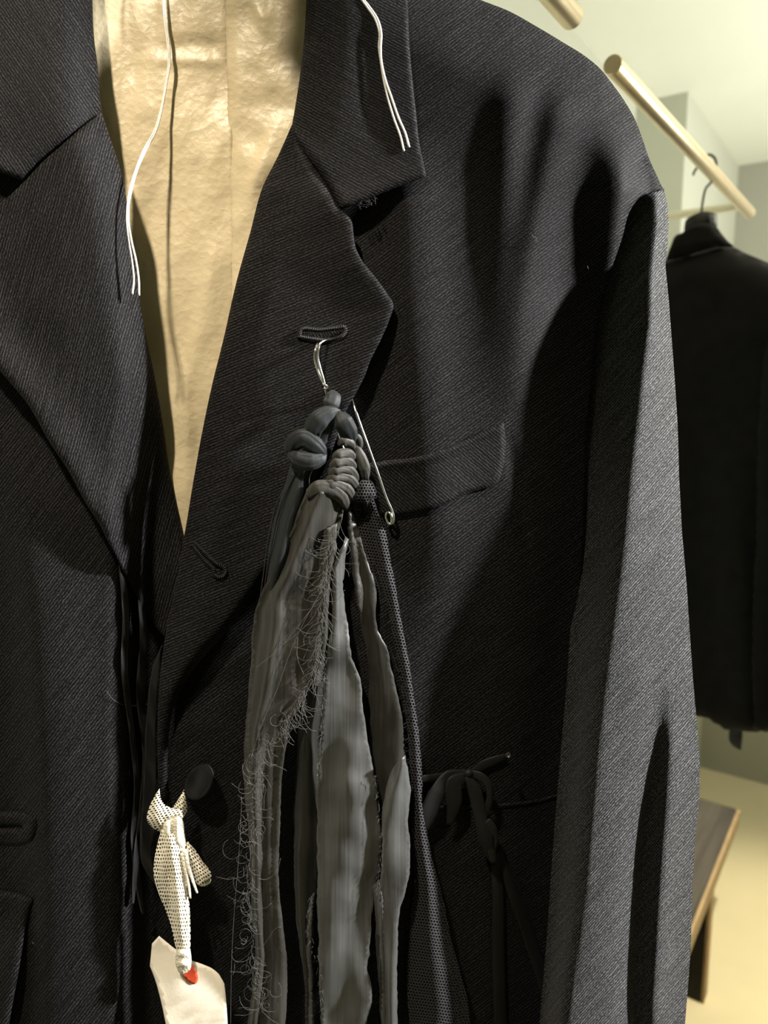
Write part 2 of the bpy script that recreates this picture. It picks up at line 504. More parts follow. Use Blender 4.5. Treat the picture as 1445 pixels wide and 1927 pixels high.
def wood_mat():
    m, nt, bs, out = new_mat('weathered dark wood')
    tc = N(nt, 'ShaderNodeTexCoord')
    mp = N(nt, 'ShaderNodeMapping'); mp.inputs['Scale'].default_value = (30.0, 2.5, 30.0)
    nt.links.new(tc.outputs['UV'], mp.inputs['Vector'])
    nz = N(nt, 'ShaderNodeTexNoise', i_Scale=1.0, i_Detail=6.0, i_Distortion=0.6)
    nt.links.new(mp.outputs[0], nz.inputs['Vector'])
    r = ramp(nt, [(0.3, (0.045, 0.038, 0.032)), (0.7, (0.092, 0.080, 0.068))])
    nt.links.new(nz.outputs['Fac'], r.inputs[0]); nt.links.new(r.outputs[0], bs.inputs['Base Color'])
    bs.inputs['Roughness'].default_value = 0.8
    bp = N(nt, 'ShaderNodeBump'); bp.inputs['Strength'].default_value = 0.4; bp.inputs['Distance'].default_value = 0.003
    nt.links.new(nz.outputs['Fac'], bp.inputs['Height']); nt.links.new(bp.outputs[0], bs.inputs['Normal'])
    return m
M['wood'] = wood_mat()
M['wood_edge'] = plain('raw tan wood edge', (0.40, 0.29, 0.165), rough=0.7, spec=0.2, bscale=20, var=0.15)
M['bench_leg'] = plain('blackened wood', (0.018, 0.016, 0.013), rough=0.7, spec=0.2, bscale=30, var=0.3)

# ------------------------------------------------------------------ fold helpers
def ridge(X, Y, pts, wl, wr):
    """fold running down the cloth: pts (x, y, amp), wl / wr widths on its left / right"""
    a = np.array(pts, float)
    xc = np.interp(Y, a[:, 1], a[:, 0]); am = np.interp(Y, a[:, 1], a[:, 2], left=0, right=0)
    am = np.where((Y < a[0, 1]) | (Y > a[-1, 1]), 0, am)
    d = X - xc
    return am * np.where(d < 0, np.exp(-(d / wl) ** 2), np.exp(-(d / wr) ** 2))

def wr(X, Y, sx, sy, amp, seed=0.0):
    out = np.empty(len(X))
    for i in range(len(X)):
        out[i] = noise.noise(Vector((X[i] / sx + 0.37 * Y[i] / sy + seed * 7.3, Y[i] / sy - 0.33 * X[i] / sx - seed * 3.1, seed + 0.37 * Y[i] / sy)))
    return out * amp

SH = np.array([(560,-165),(640,-130),(760,-75),(900,-2),(960,22),(1010,50),(1060,80),(1100,105),(1130,130),(1150,155),(1175,190),(1195,225),(1210,265),(1222,300),(1238,335),(1246,352)], float)
SLV_L = np.array([(1160,296),(1160,345),(1150,395),(1135,450),(1112,540),(1096,660),(1092,760),(1092,845),(1087,1000),(1076,1150),(1065,1300),(1052,1450),(1040,1600),(1030,1750),(1015,1927),(995,2250)], float)
SLV_R = np.array([(1196,296),(1226,338),(1248,352),(1256,385),(1258,420),(1256,460),(1252,500),(1258,560),(1264,640),(1270,720),(1275,800),(1278,900),(1283,1000),(1292,1100),(1297,1180),(1304,1280),(1312,1370),(1317,1440),(1316,1500),(1310,1560),(1305,1620),(1302,1700),(1300,1780),(1295,1850),(1289,1927),(1270,2250)], float)

def rf_base(X, Y):
    b = 4 + 8 * np.exp(-((X - 860) / 280) ** 2) - 8 * S(Y, 1050, 1900)
    ys = np.interp(X, SH[:, 0], SH[:, 1])
    d = (Y - ys) * 0.86
    b = b - 30 * np.clip(1 - d / 150, 0, 1) ** 2.2 * (1 - 0.75 * S(X, 1170, 1240))
    return b

def rf(X, Y):
    b = rf_base(X, Y)
    xs = np.interp(Y, SLV_L[:, 1], SLV_L[:, 0])
    b = b - 13 * np.exp(-((X - xs) / 80) ** 2) * S(Y, 330, 560)
    b = b + ridge(X, Y, [(768,250,0),(772,380,6),(782,600,7),(800,800,6),(818,1000,6),(822,1300,0)], 45, 62)
    b = b + ridge(X, Y, [(972,110,0),(962,190,5),(956,280,6.5),(950,420,6),(944,560,4),(940,760,0)], 40, 46)
    b = b + ridge(X, Y, [(1075,120,0),(1058,190,5),(1034,300,7),(1008,440,6.5),(985,600,4),(970,800,0)], 34, 62)
    b = b + ridge(X, Y, [(1172,150,0),(1175,200,5),(1173,280,9),(1165,360,11),(1148,470,11),(1122,620,8),(1100,850,3),(1090,1100,0)], 58, 30)
    b = b + ridge(X, Y, [(955,800,0),(975,900,-2.2),(987,1000,-2.2),(1002,1140,0)], 12, 10)
    b = b + ridge(X, Y, [(1215,265,0),(1205,305,-2.4),(1203,340,0)], 7, 7)
    b = b - 12 * S(Y, 950, 1500) * S(X, 760, 880)
    b = b + 1.1 * np.sin(X / 47.0 + Y / 240.0) * S(Y, 900, 1200)
    return b

def lf_base(X, Y):
    return 4 - 28 * S(X, 200, 290) * S(Y, 650, 1050) - 8 * S(X, 215, 300) * S(Y, 450, 700)

def lf(X, Y):
    b = lf_base(X, Y)
    b = b + ridge(X, Y, [(20,780,0),(52,960,7),(75,1130,10),(88,1330,12),(96,1500,12),(100,1650,12),(104,2300,10)], 48, 100)
    b = b
    return b

LAP_R_IN = [(550,233),(520,300),(497,345),(470,440),(445,530),(420,640),(400,720),(380,815),(363,910),(348,1000),(342,1030),(333,1090),(322,1140),(312,1190),(306,1230),(300,1290),(297,1340),(296,1420),(299,1505)]
LAP_R_OUT = [(318,1510),(314,1440),(316,1390),(324,1340),(338,1300),(357,1270),(390,1228),(430,1185),(472,1130),(505,1080),(560,980),(620,860),(655,765),(672,735),(685,710),(696,680),(716,640),(733,600),(740,572),(728,552),(705,520),(681,490),(669,465),(665,440),(661,415),(641,394)]
GORGE_R = [(615,350),(590,310),(565,272)]

def lapR(X, Y, d):
    di = dpl(LAP_R_IN, X, Y); do = dpl(LAP_R_OUT[9:], X, Y)
    b = rf_base(X, Y) + 6
    b = b - 16 * np.clip(1 - di / 70, 0, 1) ** 2 * S(Y, 200, 330) * (1 - 0.5 * S(Y, 1100, 1300))
    b = b + 5 * np.exp(-(do / 60) ** 2)
    b = b + 4 * S(Y, 1050, 1250) + 1.0 * np.sin(X / 60 + Y / 130)
    do2 = dpl(LAP_R_OUT[:10], X, Y)
    b = b - 7 * np.clip(1 - do2 / 22, 0, 1) ** 2
    b = b - 2.5 * np.exp(-(dpl([(641,394)] + GORGE_R, X, Y) / 7) ** 2)
    return b

COL_R_IN = [(566,-165),(575,-60),(576,0),(573,60),(566,130),(553,215),(550,233)]
def colR(X, Y, d):
    di = dpl(COL_R_IN, X, Y)
    b = rf_base(X, Y) * 0.75 + 9
    b = b - 20 * np.clip(1 - di / 90, 0, 1) ** 2
    db = dpl([(645,395),(668,384),(700,370),(745,352),(802,330)], X, Y)
    b = b + 4.5 * np.exp(-(db / 35) ** 2)
    b = b + ridge(X, Y, [(672,20,0),(690,110,-1.8),(693,200,-1.8),(705,300,0)], 22, 22)
    b = b - 2.0 * np.exp(-(dpl([(641,394)] + GORGE_R, X, Y) / 6) ** 2)
    return b

LAP_L_IN = [(190,212),(206,260),(228,330),(240,400),(254,500),(262,570),(271,620),(290,710),(304,790),(317,880),(330,945),(343,1020),(350,1080)]
LAP_L_OUT = [(-75,560),(-45,640),(0,698),(55,765),(92,830),(130,888),(162,948),(186,985),(220,1055),(250,1110),(280,1158),(300,1190),(330,1215)]
def lapL(X, Y, d):
    di = dpl(LAP_L_IN, X, Y); do = dpl(LAP_L_OUT, X, Y)
    b = lf_base(X, Y) + 9 + 3 * np.exp(-((X - 130) / 90) ** 2)
    b = b - 15 * np.clip(1 - di / 75, 0, 1) ** 2 * (1 - S(Y, 850, 1100))
    b = b + 7 * np.exp(-(do / 50) ** 2) * (1 - S(Y, 900, 1150))
    b = b - 2.2 * np.exp(-(dpl([(190,212),(160,235),(120,270),(80,305),(45,340)], X, Y) / 8) ** 2)
    return b

COL_L_IN = [(176,-165),(172,-60),(172,0),(175,70),(182,125),(186,180),(190,212)]
def colL(X, Y, d):
    di = dpl(COL_L_IN, X, Y)
    b = 13 - 16 * np.clip(1 - Y / 240.0, 0, 1.6) ** 1.5 * 0.4
    b = b - 20 * np.clip(1 - di / 90, 0, 1) ** 2
    b = b + 2.0 * np.exp(-(dpl([(0,330),(-130,262)], X, Y) / 40) ** 2)
    b = b - 1.6 * np.exp(-(dpl([(190,212),(160,235),(120,270),(80,305),(45,340)], X, Y) / 6) ** 2)
    return b

# ------------------------------------------------------------------ THE NEAR JACKET
jloc = at_y([600], [1900], [-0.05])[0]
jacket = empty('suit_jacket', jloc, 'large black twill jacket with cream lining hanging in the foreground, tassel on its lapel', 'jacket')

# lining, two panels sewn together
def lin(X, Y, d):
    b = -27 - 6 * np.sin(np.clip((X - 120) / 480, 0, 1) * math.pi)
    b = b + wr(X, Y, 120, 200, 3.6, 1.0) + wr(X, Y, 40, 110, 1.5, 2.0) + wr(X, Y, 22, 60, 0.7, 3.0) * S(Y, 900, 100)
    b = b + ridge(X, Y, [(300,540,0),(340,700,3),(352,800,3),(345,1000,0)], 24, 14)
    b = b + ridge(X, Y, [(415,420,0),(395,520,3.5),(372,640,3.5),(355,760,0)], 16, 30)
    t = np.abs(Y - 112 - (X - 250) * 0.02)
    b = b + (0.9 * np.exp(-(t / 9) ** 2) - 1.3 * np.exp(-((Y - 84) / 16) ** 2)) * S(X, 240, 340) * (1 - S(X, 400, 428))
    return b
cloth('lining', [(120,-165),(430,-165),(428,0),(432,120),(436,250),(440,420),(440,560),(430,760),(415,1150),(250,1150),(190,600),(140,200)],
      lin, M['lining'], jacket, step=7, thick=0.6, label='cream crinkled left lining panel inside the jacket')
def lin2(X, Y, d):
    b = -27 - 6 * np.sin(np.clip((X - 120) / 480, 0, 1) * math.pi) + 4.5
    xl = np.interp(Y, [-165,0,250,560,1150], [424,424,430,436,410])
    b = b - 3.0 * np.exp(-((X - xl) / 10) ** 2)
    b = b + wr(X, Y, 120, 160, 3.0, 4.0) + wr(X, Y, 45, 55, 1.4, 5.0)
    b = b + ridge(X, Y, [(535,200,0),(505,270,4),(480,340,4),(470,420,0)], 14, 34)
    b = b + ridge(X, Y, [(470,-20,0),(490,30,2.4),(505,80,0)], 8, 16)
    return b
cloth('lining', [(424,-165),(640,-165),(640,200),(590,420),(540,700),(480,1150),(410,1150),(432,760),(436,560),(436,420),(430,250),(427,120),(424,0)],
      lin2, M['lining'], jacket, step=7, thick=0.6, label='golden cream right lining panel inside the jacket')

# back of the jacket behind the lining
cloth('back_panel', [(-330,-60),(40,-175),(600,-175),(740,-50),(870,40),(1050,150),(1140,270),(1150,500),(1120,1000),(1060,1600),(1040,2250),(-330,2250)],
      lambda X, Y, d: -75 - 25 * np.exp(-((X - 400) / 400) ** 2) + 28 * np.clip(1 - d / 120, 0, 1) ** 2, M['twill'], jacket, step=26, thick=1.5, uvrot=-40)

# fronts
LF = cloth('front_panel', [(-330,-40),(-40,-110),(60,60),(40,500),(190,900),(330,1080),(330,1300),(325,1500),(330,1700),(345,1800),(365,2250),(-330,2250)],
      lambda X, Y, d: lf(X, Y) - 4 * (1 - S(X, -330, 20)), M['twill'], jacket, step=8, uvrot=-52, label='left front panel with a pocket')
rfp = [(640,-125)] + [tuple(p) for p in SH[2:]] + [(1250,356),(1226,362),(1206,370),(1188,392),(1170,450),(1140,540),(1120,660),(1112,760),(1105,845),(1100,1000),(1092,1150),(1085,1300),(1075,1450),(1065,1600),(1055,1750),(1045,1927),(1030,2250),
       (370,2250),(350,1800),(335,1600),(322,1480),(330,1370),(370,1290),(430,1170),(480,1000),(520,800),(580,600),(600,400),(600,100)]
RF = cloth('front_panel', rfp, lambda X, Y, d: rf(X, Y) - 5 * (1 - S(X, 420, 620)), M['twill'], jacket, step=8, uvrot=-37, label='right front panel with a breast pocket')

# collars and lapels
cloth('collar', COL_R_IN + [(565,272),(590,310),(615,350),(641,394),(668,384),(700,370),(745,352),(802,330),(798,310),(790,275),(783,215),(776,150),(770,80),(767,0),(762,-80),(735,-165)],
      colR, M['twill'], jacket, step=7, thick=1.8, uvrot=28, edge_round=0.8, label='right collar leaf with a sharp point')
cloth('collar', COL_L_IN + [(160,235),(120,270),(80,305),(45,340),(0,322),(-130,262),(-150,100),(-120,-80),(-60,-165)],
      colL, M['twill'], jacket, step=8, thick=1.8, uvrot=55, edge_round=0.8, label='left collar leaf')
LR = cloth('lapel', LAP_R_IN + LAP_R_OUT + GORGE_R, lapR, M['twill'], jacket, step=7, thick=1.8, uvrot=-22, edge_round=0.8, label='right lapel with a worked buttonhole')
cloth('lapel', LAP_L_IN + list(reversed(LAP_L_OUT)) + [(-60,480),(-30,420),(45,342),(80,305),(120,270),(160,235)], lapL, M['twill'], jacket, step=7, thick=1.8, uvrot=-74, edge_round=0.8, label='left lapel')

# sleeve : a full tube
def slv(X, Y, t):
    # t 0..1 across the front from left edge to right edge
    xr = np.interp(Y, [345,420,520,600,700,800,900,1030,1130,1250,1400,1520,1680,1800,1927,2260],
                   [1232,1236,1226,1224,1210,1200,1187,1174,1160,1143,1124,1114,1100,1082,1064,1042])
    l = np.interp(Y, SLV_L[:, 1], SLV_L[:, 0]); r = np.interp(Y, SLV_R[:, 1], SLV_R[:, 0])
    q = np.clip((X - xr) / np.maximum(r - xr, 1), 0, 1); p = np.clip((xr - X) / np.maximum(xr - l, 1), 0, 1)
    big = 24 * S(Y, 345, 620) + 2 + 7 * S(Y, 700, 1100)
    b = np.where(X > xr, big - (big + 14) * q ** 1.5, big - (big + 10) * (0.25 * p + 0.75 * S(p, 0, 1)))
    b = b - 14 * (1 - S(Y, 330, 372))
    V1 = [(1238,1200,0),(1238,1330,-3),(1234,1400,-8),(1222,1500,-11),(1211,1600,-13),(1203,1700,-13),(1197,1850,-12),(1190,2260,-8)]
    b = b + ridge(X, Y, V1, 30, 20)
    R2 = [(1262,1250,0),(1262,1400,5),(1254,1520,9),(1246,1620,10),(1238,1750,9),(1228,1880,8),(1225,2260,5)]
    b = b + ridge(X, Y, R2, 14, 34)
    b = b + wr(X, Y, 60, 220, 1.2, 9.0)
    return b
def sleeve(parent):
    ys = np.arange(300, 2250, 8.0)
    nu = 46; nb = 16
    V = []; UV = []
    for y in ys:
        l = np.interp(y, SLV_L[:, 1], SLV_L[:, 0]); r = np.interp(y, SLV_R[:, 1], SLV_R[:, 0])
        t = (1 - np.cos(np.linspace(0, 1, nu) * math.pi)) / 2
        X = l + (r - l) * t; Yy = np.full(nu, y)
        rel = slv(X, Yy, t)
        tb = (1 - np.cos(np.linspace(1, 0, nb + 2)[1:-1] * math.pi)) / 2
        Xb = l + (r - l) * tb
        relb = -12 - 42 * np.sin(tb * math.pi) ** 0.7
        P1 = at_y(X, Yy, rel / 1000); P2 = at_y(Xb, np.full(nb, y), relb / 1000)
        V.append(np.vstack([P1, P2]))
        UV.append(np.stack([np.concatenate([X, 2 * r - Xb]) / PXM, np.full(nu + nb, -y / PXM)], 1))
    n = nu + nb
    Fc = []
    for i in range(len(ys) - 1):
        for k in range(n):
            k2 = (k + 1) % n
            Fc.append((i*n+k, (i+1)*n+k, (i+1)*n+k2, i*n+k2))
    Fc.append(tuple(range(n)))
    return link('sleeve', np.vstack(V), Fc, M['twill_sleeve_lit'], parent, rot_uv(np.vstack(UV), -48))
sleeve(jacket)
# breast pocket welt
POCK = [(672,878),(735,866),(780,862),(820,850),(870,830),(915,808),(948,795),(951,820),(947,880),(937,907),(880,930),(830,953),(780,967),(735,972),(680,975)]
def poc(X, Y, d):
    return rf(X, Y) + 1.2 + 2.4 * np.clip(d / 7, 0, 1) ** 0.6 + 2.0 * np.exp(-(dpl([(672,878),(735,866),(780,862),(820,850),(870,830),(915,808),(948,795)], X, Y) / 14) ** 2)
cloth('breast_pocket', POCK, poc, M['twill'], RF, step=5, thick=2.5, uvrot=40)

# worked buttonholes : a row of little stitches round a slit
def buttonhole(name, path, relf, parent, eye=None, w=5.0, r=0.00042, label=None):
    parts = []
    a = densify(path, 3.3, closed=False, corner=170)
    T = np.gradient(a, axis=0); T /= np.linalg.norm(T, axis=1, keepdims=True)
    Nn = np.stack([-T[:, 1], T[:, 0]], 1)
    for p, n in zip(a, Nn):
        q0 = p - n * w; q1 = p + n * w
        X = np.array([q0[0], p[0], q1[0]]); Y = np.array([q0[1], p[1], q1[1]])
        rel = relf(X, Y) + np.array([0.6, 1.6, 0.6])
        parts.append(tube_geo(at_y(X, Y, rel / 1000), r, 5))
    V, Fc = join_geo(parts)
    return link(name, V, Fc, M['thread_black'], parent, label=label)
lr = lambda X, Y: lapR(X, Y, None)
buttonhole('buttonhole', [(563,634),(566,622),(600,621),(636,617),(648,616),(650,622),(646,630),(632,637),(612,640),(590,638),(566,634)], lr, LR, w=4.0, label='worked buttonhole on the right lapel')
cloth('buttonhole_patch', [(568,624),(600,625),(640,620),(645,625),(630,634),(610,637),(588,636),(568,632)], lambda X, Y, d: lapR(X, Y, d) + 0.9, M['twill'], LR, step=4, thick=0.8, uvrot=60)
buttonhole('buttonhole', [(364,1020),(378,1033),(396,1050),(410,1062),(420,1066),(425,1076),(420,1085),(410,1086),(403,1080),(402,1072),(390,1060),(376,1044),(362,1026)], lr, LR, w=3.6, label='keyhole buttonhole below the lapel')

# left pocket: jetted opening with a flap and its sharp edge
def lfo(k): return lambda X, Y, d=None: lf(X, Y) + k
cloth('pocket_welt', [(-140,1530),(0,1528),(40,1530),(66,1538),(68,1560),(60,1582),(40,1590),(0,1588),(-140,1588)],
      lambda X, Y, d: lf(X, Y) + 0.8 + 2.2 * np.clip(d / 9, 0, 1) - 4.5 * np.exp(-((Y - 1556 - (X < 0) * 0) / 5) ** 2) * (1 - S(X, 38, 52)), M['twill'], LF, step=5, uvrot=-52, label='jetted pocket opening at the left edge')
cloth('pocket_flap', [(-140,1682),(0,1680),(40,1686),(60,1694),(52,1720),(42,1775),(32,1835),(20,1900),(10,1960),(0,2060),(-140,2060)],
      lambda X, Y, d: lf(X, Y) + 2.0 + 7.5 * S(Y, 1690, 1850) * np.exp(-(np.abs(X - np.interp(Y, [1694,1960], [58,10])) / 60) ** 2) + 1.5 * np.clip(d / 8, 0, 1), M['twill'], LF, step=6, thick=1.8, uvrot=-52, label='left pocket flap standing off the front')

# button behind the opening edge
def disc(name, cx, cy, a, b, ang, rel, tilt, mat, parent, label=None, th=2.4):
    V = []; Fc = []
    k = 28
    prof = [(1.0, -th), (1.0, 0), (0.93, 0.5), (0.80, 0.5), (0.74, 0.0), (0.0, -0.1)]
    for (s, h) in prof:
        for i in range(k):
            t = 2 * math.pi * i / k
            u = a * s * math.cos(t); v = b * s * math.sin(t)
            x = cx + u * math.cos(ang) - v * math.sin(ang); y = cy + u * math.sin(ang) + v * math.cos(ang)
            V.append(at_y([x], [y], [(rel + h + tilt * u) / 1000])[0])
    for j in range(len(prof) - 1):
        for i in range(k):
            i2 = (i + 1) % k
            Fc.append((j*k+i, j*k+i2, (j+1)*k+i2, (j+1)*k+i))
    Fc.append(tuple(range(k)))
    return link(name, V, Fc, mat, parent, label=label)
disc('button', 374, 1471, 25, 37, math.radians(28), 5, 0.25, M['button'], jacket)

# waist ribbon tied in a bow, with its eyelet
bow = lambda k: (lambda X, Y: rf(X, Y) + k)
def ribbon(name, mid, w, k, mat, parent, wave=0.0, seed=0.0, label=None, thick=0.5):
    """a flat ribbon along a centre line (x, y, half width px)"""
    a = densify([(p[0], p[1]) for p in mid], 5, closed=False, corner=170)
    L = np.concatenate([[0], np.cumsum(np.linalg.norm(np.diff(np.array([p[:2] for p in mid], float), axis=0), axis=1))])
    l = np.concatenate([[0], np.cumsum(np.linalg.norm(np.diff(a, axis=0), axis=1))]); l = l / l[-1] * L[-1]
    hw = np.interp(l, L, [p[2] for p in mid])
    kk = np.interp(l, L, [p[3] if len(p) > 3 else 0 for p in mid])
    T = np.gradient(a, axis=0); T /= np.linalg.norm(T, axis=1, keepdims=True)
    Nn = np.stack([-T[:, 1], T[:, 0]], 1)
    m = 7
    V = []; UV = []
    for j in range(m):
        s = (j / (m - 1)) * 2 - 1
        Q = a + Nn * (hw * s)[:, None]
        rel = rf(Q[:, 0], Q[:, 1]) + k + kk + wave * np.sin(l / 14 + s * 1.6 + seed) + 0.6 * (1 - s * s)
        V.append(at_y(Q[:, 0], Q[:, 1], rel / 1000)); UV.append(np.stack([s * hw / PXM, -l / PXM], 1))
    n = len(a)
    V = np.vstack(V); UV = np.vstack(UV)
    Fc = []
    for j in range(m - 1):
        for i in range(n - 1):
            Fc.append((j*n+i, j*n+i+1, (j+1)*n+i+1, (j+1)*n+i))
    V2, F2 = shell(V, Fc, np.array([0, 1.0, 0]), thick / 1000)
    o = link(name, V2, F2, mat, parent, np.vstack([UV, UV]), label=label)
    bm = bmesh.new(); bm.from_mesh(o.data); bmesh.ops.recalc_face_normals(bm, faces=bm.faces); bm.to_mesh(o.data); bm.free()
    return o
M['bow'] = satin('black silk ribbon', (0.008, 0.008, 0.008), (0.016, 0.016, 0.016), rough=0.5, sheen=0.0, bump=0.2, spec=0.12)
RL = 'black silk ribbon of the waist tie'
ribbon('waist_tie', [(780,1468,7),(830,1463,8),(872,1458,10),(885,1456,7),(910,1440,9),(935,1430,8),(953,1423,5)], 0, 2.5, M['bow'], jacket, label=RL)
ribbon('waist_tie', [(880,1458,8,3),(850,1466,18,5),(825,1490,15,6),(808,1530,17,4),(800,1562,4,2)], 0, 4, M['bow'], jacket, label=RL)
ribbon('waist_tie', [(880,1460,8,3),(856,1475,16,6),(855,1510,15,6),(846,1552,6,2)], 0, 5, M['bow'], jacket, label=RL)
ribbon('waist_tie', [(884,1456,7,3),(905,1462,8,6),(920,1478,7,7),(922,1500,6,6),(912,1535,8,4),(908,1548,7,3)], 0, 5, M['bow'], jacket, label=RL)
ribbon('waist_tie', [(882,1460,8,3),(893,1490,13,4),(905,1540,12,5),(914,1580,14,6),(922,1605,10,5),(930,1628,4,3)], 0, 6, M['bow'], jacket, wave=0.8, label=RL)
ribbon('waist_tie', [(915,1545,9,4),(926,1560,9,5),(934,1580,4,4),(926,1600,8,4),(930,1625,6,4)], 0, 7, M['bow'], jacket, label=RL)
ribbon('waist_tie', [(932,1600,10),(937,1680,11),(938,1780,12),(942,1927,12),(945,2100,12)], 0, 3, M['bow'], jacket, label=RL)
ribbon('waist_tie', [(936,1595,6),(958,1660,10),(985,1730,12),(1012,1810,12),(1040,1900,12)], 0, 2, M['bow'], jacket, label=RL)
# knot of the bow
puff('waist_tie_knot', [(872,1450),(884,1446),(893,1452),(892,1464),(880,1468),(870,1462)], lambda X, Y: rf(X, Y) + 7, 4, M['bow'], jacket, step=4)
disc('eyelet', 956, 1421, 5, 5, 0, 9, 0, plain('dull pewter eyelet', (0.12, 0.12, 0.11), rough=0.4, metal=0.7), jacket, th=1.0)
# waist seam
cloth('waist_seam', [(790,1520),(860,1516),(960,1512),(1020,1503),(1060,1492),(1060,1498),(1020,1510),(960,1519),(860,1523),(790,1527)], lambda X, Y, d: rf(X, Y) + 0.7, M['twill'], jacket, step=5, thick=1.0, uvrot=-37)

# black fringe strips inside the opening
for (pts, k) in (
    ([(228,1060,5),(236,1150,6),(234,1260,6),(248,1380,5),(258,1480,6),(252,1580,6),(262,1680,5),(268,1720,2)], 6),
    ([(262,1110,4),(270,1200,7),(264,1300,8),(275,1420,7),(268,1520,6),(256,1620,6),(250,1700,2)], 9),
    ([(306,1216,2),(296,1250,7),(284,1360,9),(282,1470,12),(278,1560,14),(276,1620,10),(300,1670,4)], 12)):
    a = [(x, y, w, 0) for x, y, w in pts]
    def rr(mid=a, k=k):
        o = ribbon('fringe_strip', mid, 0, 0, M['black_satin'], jacket, wave=1.2, seed=k, label='black torn silk strip inside the opening')
        return o
    _rf = rf
    rf = lambda X, Y, k=k: lf(X, Y) + k
    rr()
    rf = _rf

# basting threads tacked on the lapels
def strands(name, lists, r, label):
    parts = []
    for pts in lists:
        parts.append(tube_geo(path_px(pts, 5), r, 7))
    V, Fc = join_geo(parts)
    return link(name, V, Fc, M['white_thread'], jacket, label=label)
strands('basting_thread', [
    [(300,-60,-27),(305,-10,-26),(309,35,-26),(316,95,-25),(317,120,-25),(313,150,-24),(304,200,-22),(291,245,-18),(270,283,-11),(256,318,-3),(246,350,3),(240,385,7),(239,415,9),(244,460,11),(250,500,12),(252,530,12),(249,554,12)],
    [(302,-60,-27),(307,-10,-26),(312,35,-26),(319,95,-25),(320,120,-25),(315,150,-24),(306,200,-22),(294,246,-18),(274,284,-11),(258,320,-3),(249,352,3),(242,386,7),(242,416,9),(248,455,11),(256,490,12),(261,525,12),(262,556,12)]],
    0.00052, 'long white doubled thread over the left lapel edge')
def cr(x, y, k): return float(colR(np.array([x], float), np.array([y], float), None)[0]) + k
T1 = [(665,-40),(676,-8),(690,12),(706,36),(714,62),(713,90),(716,112),(722,150),(730,185),(742,225),(754,258),(760,284)]
T2 = [(668,-40),(679,-8),(694,12),(710,36),(717,62),(716,90),(717,112),(725,150),(736,182),(750,222),(763,252),(770,277)]
strands('basting_thread', [[(x, y, cr(x, y, 0.9)) for x, y in T1], [(x, y, cr(x, y, 1.0)) for x, y in T2]], 0.00062, 'white doubled thread hanging on the right collar leaf')
# little frayed tuft under the collar point
parts = []
for i in range(16):
    x = 668 + rng.random() * 40; y = 384 - (x - 668) * 0.42 + rng.random() * 3
    pts = [(x, y, cr(x, y, 0))]
    for k in range(3):
        x += rng.normal(3, 4); y += rng.random() * 5
        pts.append((x, y, cr(x, y, 1 + rng.random() * 3)))
    parts.append(tube_geo(path_px(pts, 3), 0.00014, 4))
V, Fc = join_geo(parts)
setp(link('frayed_tuft', V, Fc, M['thread_black'], jacket), kind='stuff')
# lint and loose hairs lying on the cloth
parts = []
for pts in ([(1000,440),(1004,446),(1008,447),(1009,455)], [(1058,1630),(1060,1650),(1057,1665),(1062,1680),(1068,1682)], [(1105,500),(1107,506)], [(915,30),(918,33),(920,30)],
            [(1132,1880),(1142,1870),(1136,1890),(1128,1900)], [(60,1772),(63,1776)], [(200,1300),(215,1318),(240,1328),(270,1326),(285,1324)]):
    f = rf if pts[0][0] > 500 else lf
    q = [(x, y, float(f(np.array([x], float), np.array([y], float))[0]) + (3 if x < 1080 else 18)) for x, y in pts]
    parts.append(tube_geo(path_px(q, 3), 0.00013, 4))
V, Fc = join_geo(parts)
setp(link('lint', V, Fc, M['fray'], jacket), kind='stuff')

# ------------------------------------------------------------------ TASSEL BROOCH
TB = 14.0
tas = empty('rag_tassel', at_y([650], [1500], [0.012])[0], 'knotted tassel of torn grey and black rags on a safety pin on the lapel', 'brooch')
def tb(X, Y): return np.maximum(rf(X, Y), rf_base(X, Y)) + 6 + 6 * np.exp(-((X - 610) / 120) ** 2) * (Y < 1150)
LO = np.array(sorted([(p[1], p[0]) for p in LAP_R_OUT[8:19]]), float)
def tbase(X, Y):
    xe = np.interp(Y, LO[:, 0], LO[:, 1])
    return 15 + 9 * (1 - S(X - xe, -5, 70)) * (1 - S(Y, 1020, 1240)) * S(Y, 700, 800)
def strip(name, left, right, k, mat, folds, amp, seed, rough=0.8, curl=0.0, label=None, step=6, uvrot=0, thick=0.5):
    out = list(left) + list(reversed(right))
    L = np.array(left, float); R = np.array(right, float)
    def rel(X, Y, d):
        l = np.interp(Y, L[:, 1], L[:, 0]); r = np.interp(Y, R[:, 1], R[:, 0])
        t = np.clip((X - l) / np.maximum(r - l, 1), 0, 1)
        b = tbase(X, Y) + k + 4.0 * np.sin(np.pi * t)
        for (n, ph, a, sl) in folds:
            b = b + a * np.sin(2 * np.pi * n * t + ph + Y / sl)
        b = b + wr(X, Y, 40, 90, amp, seed) + wr(X, Y, 90, 60, amp * 0.8, seed + 3)
        if curl: b = b + curl * np.exp(-(d / 8) ** 2)
        return b
    return cloth(name, out, rel, mat, tas, step=step, thick=thick, rough=rough, label=label, uvrot=uvrot)

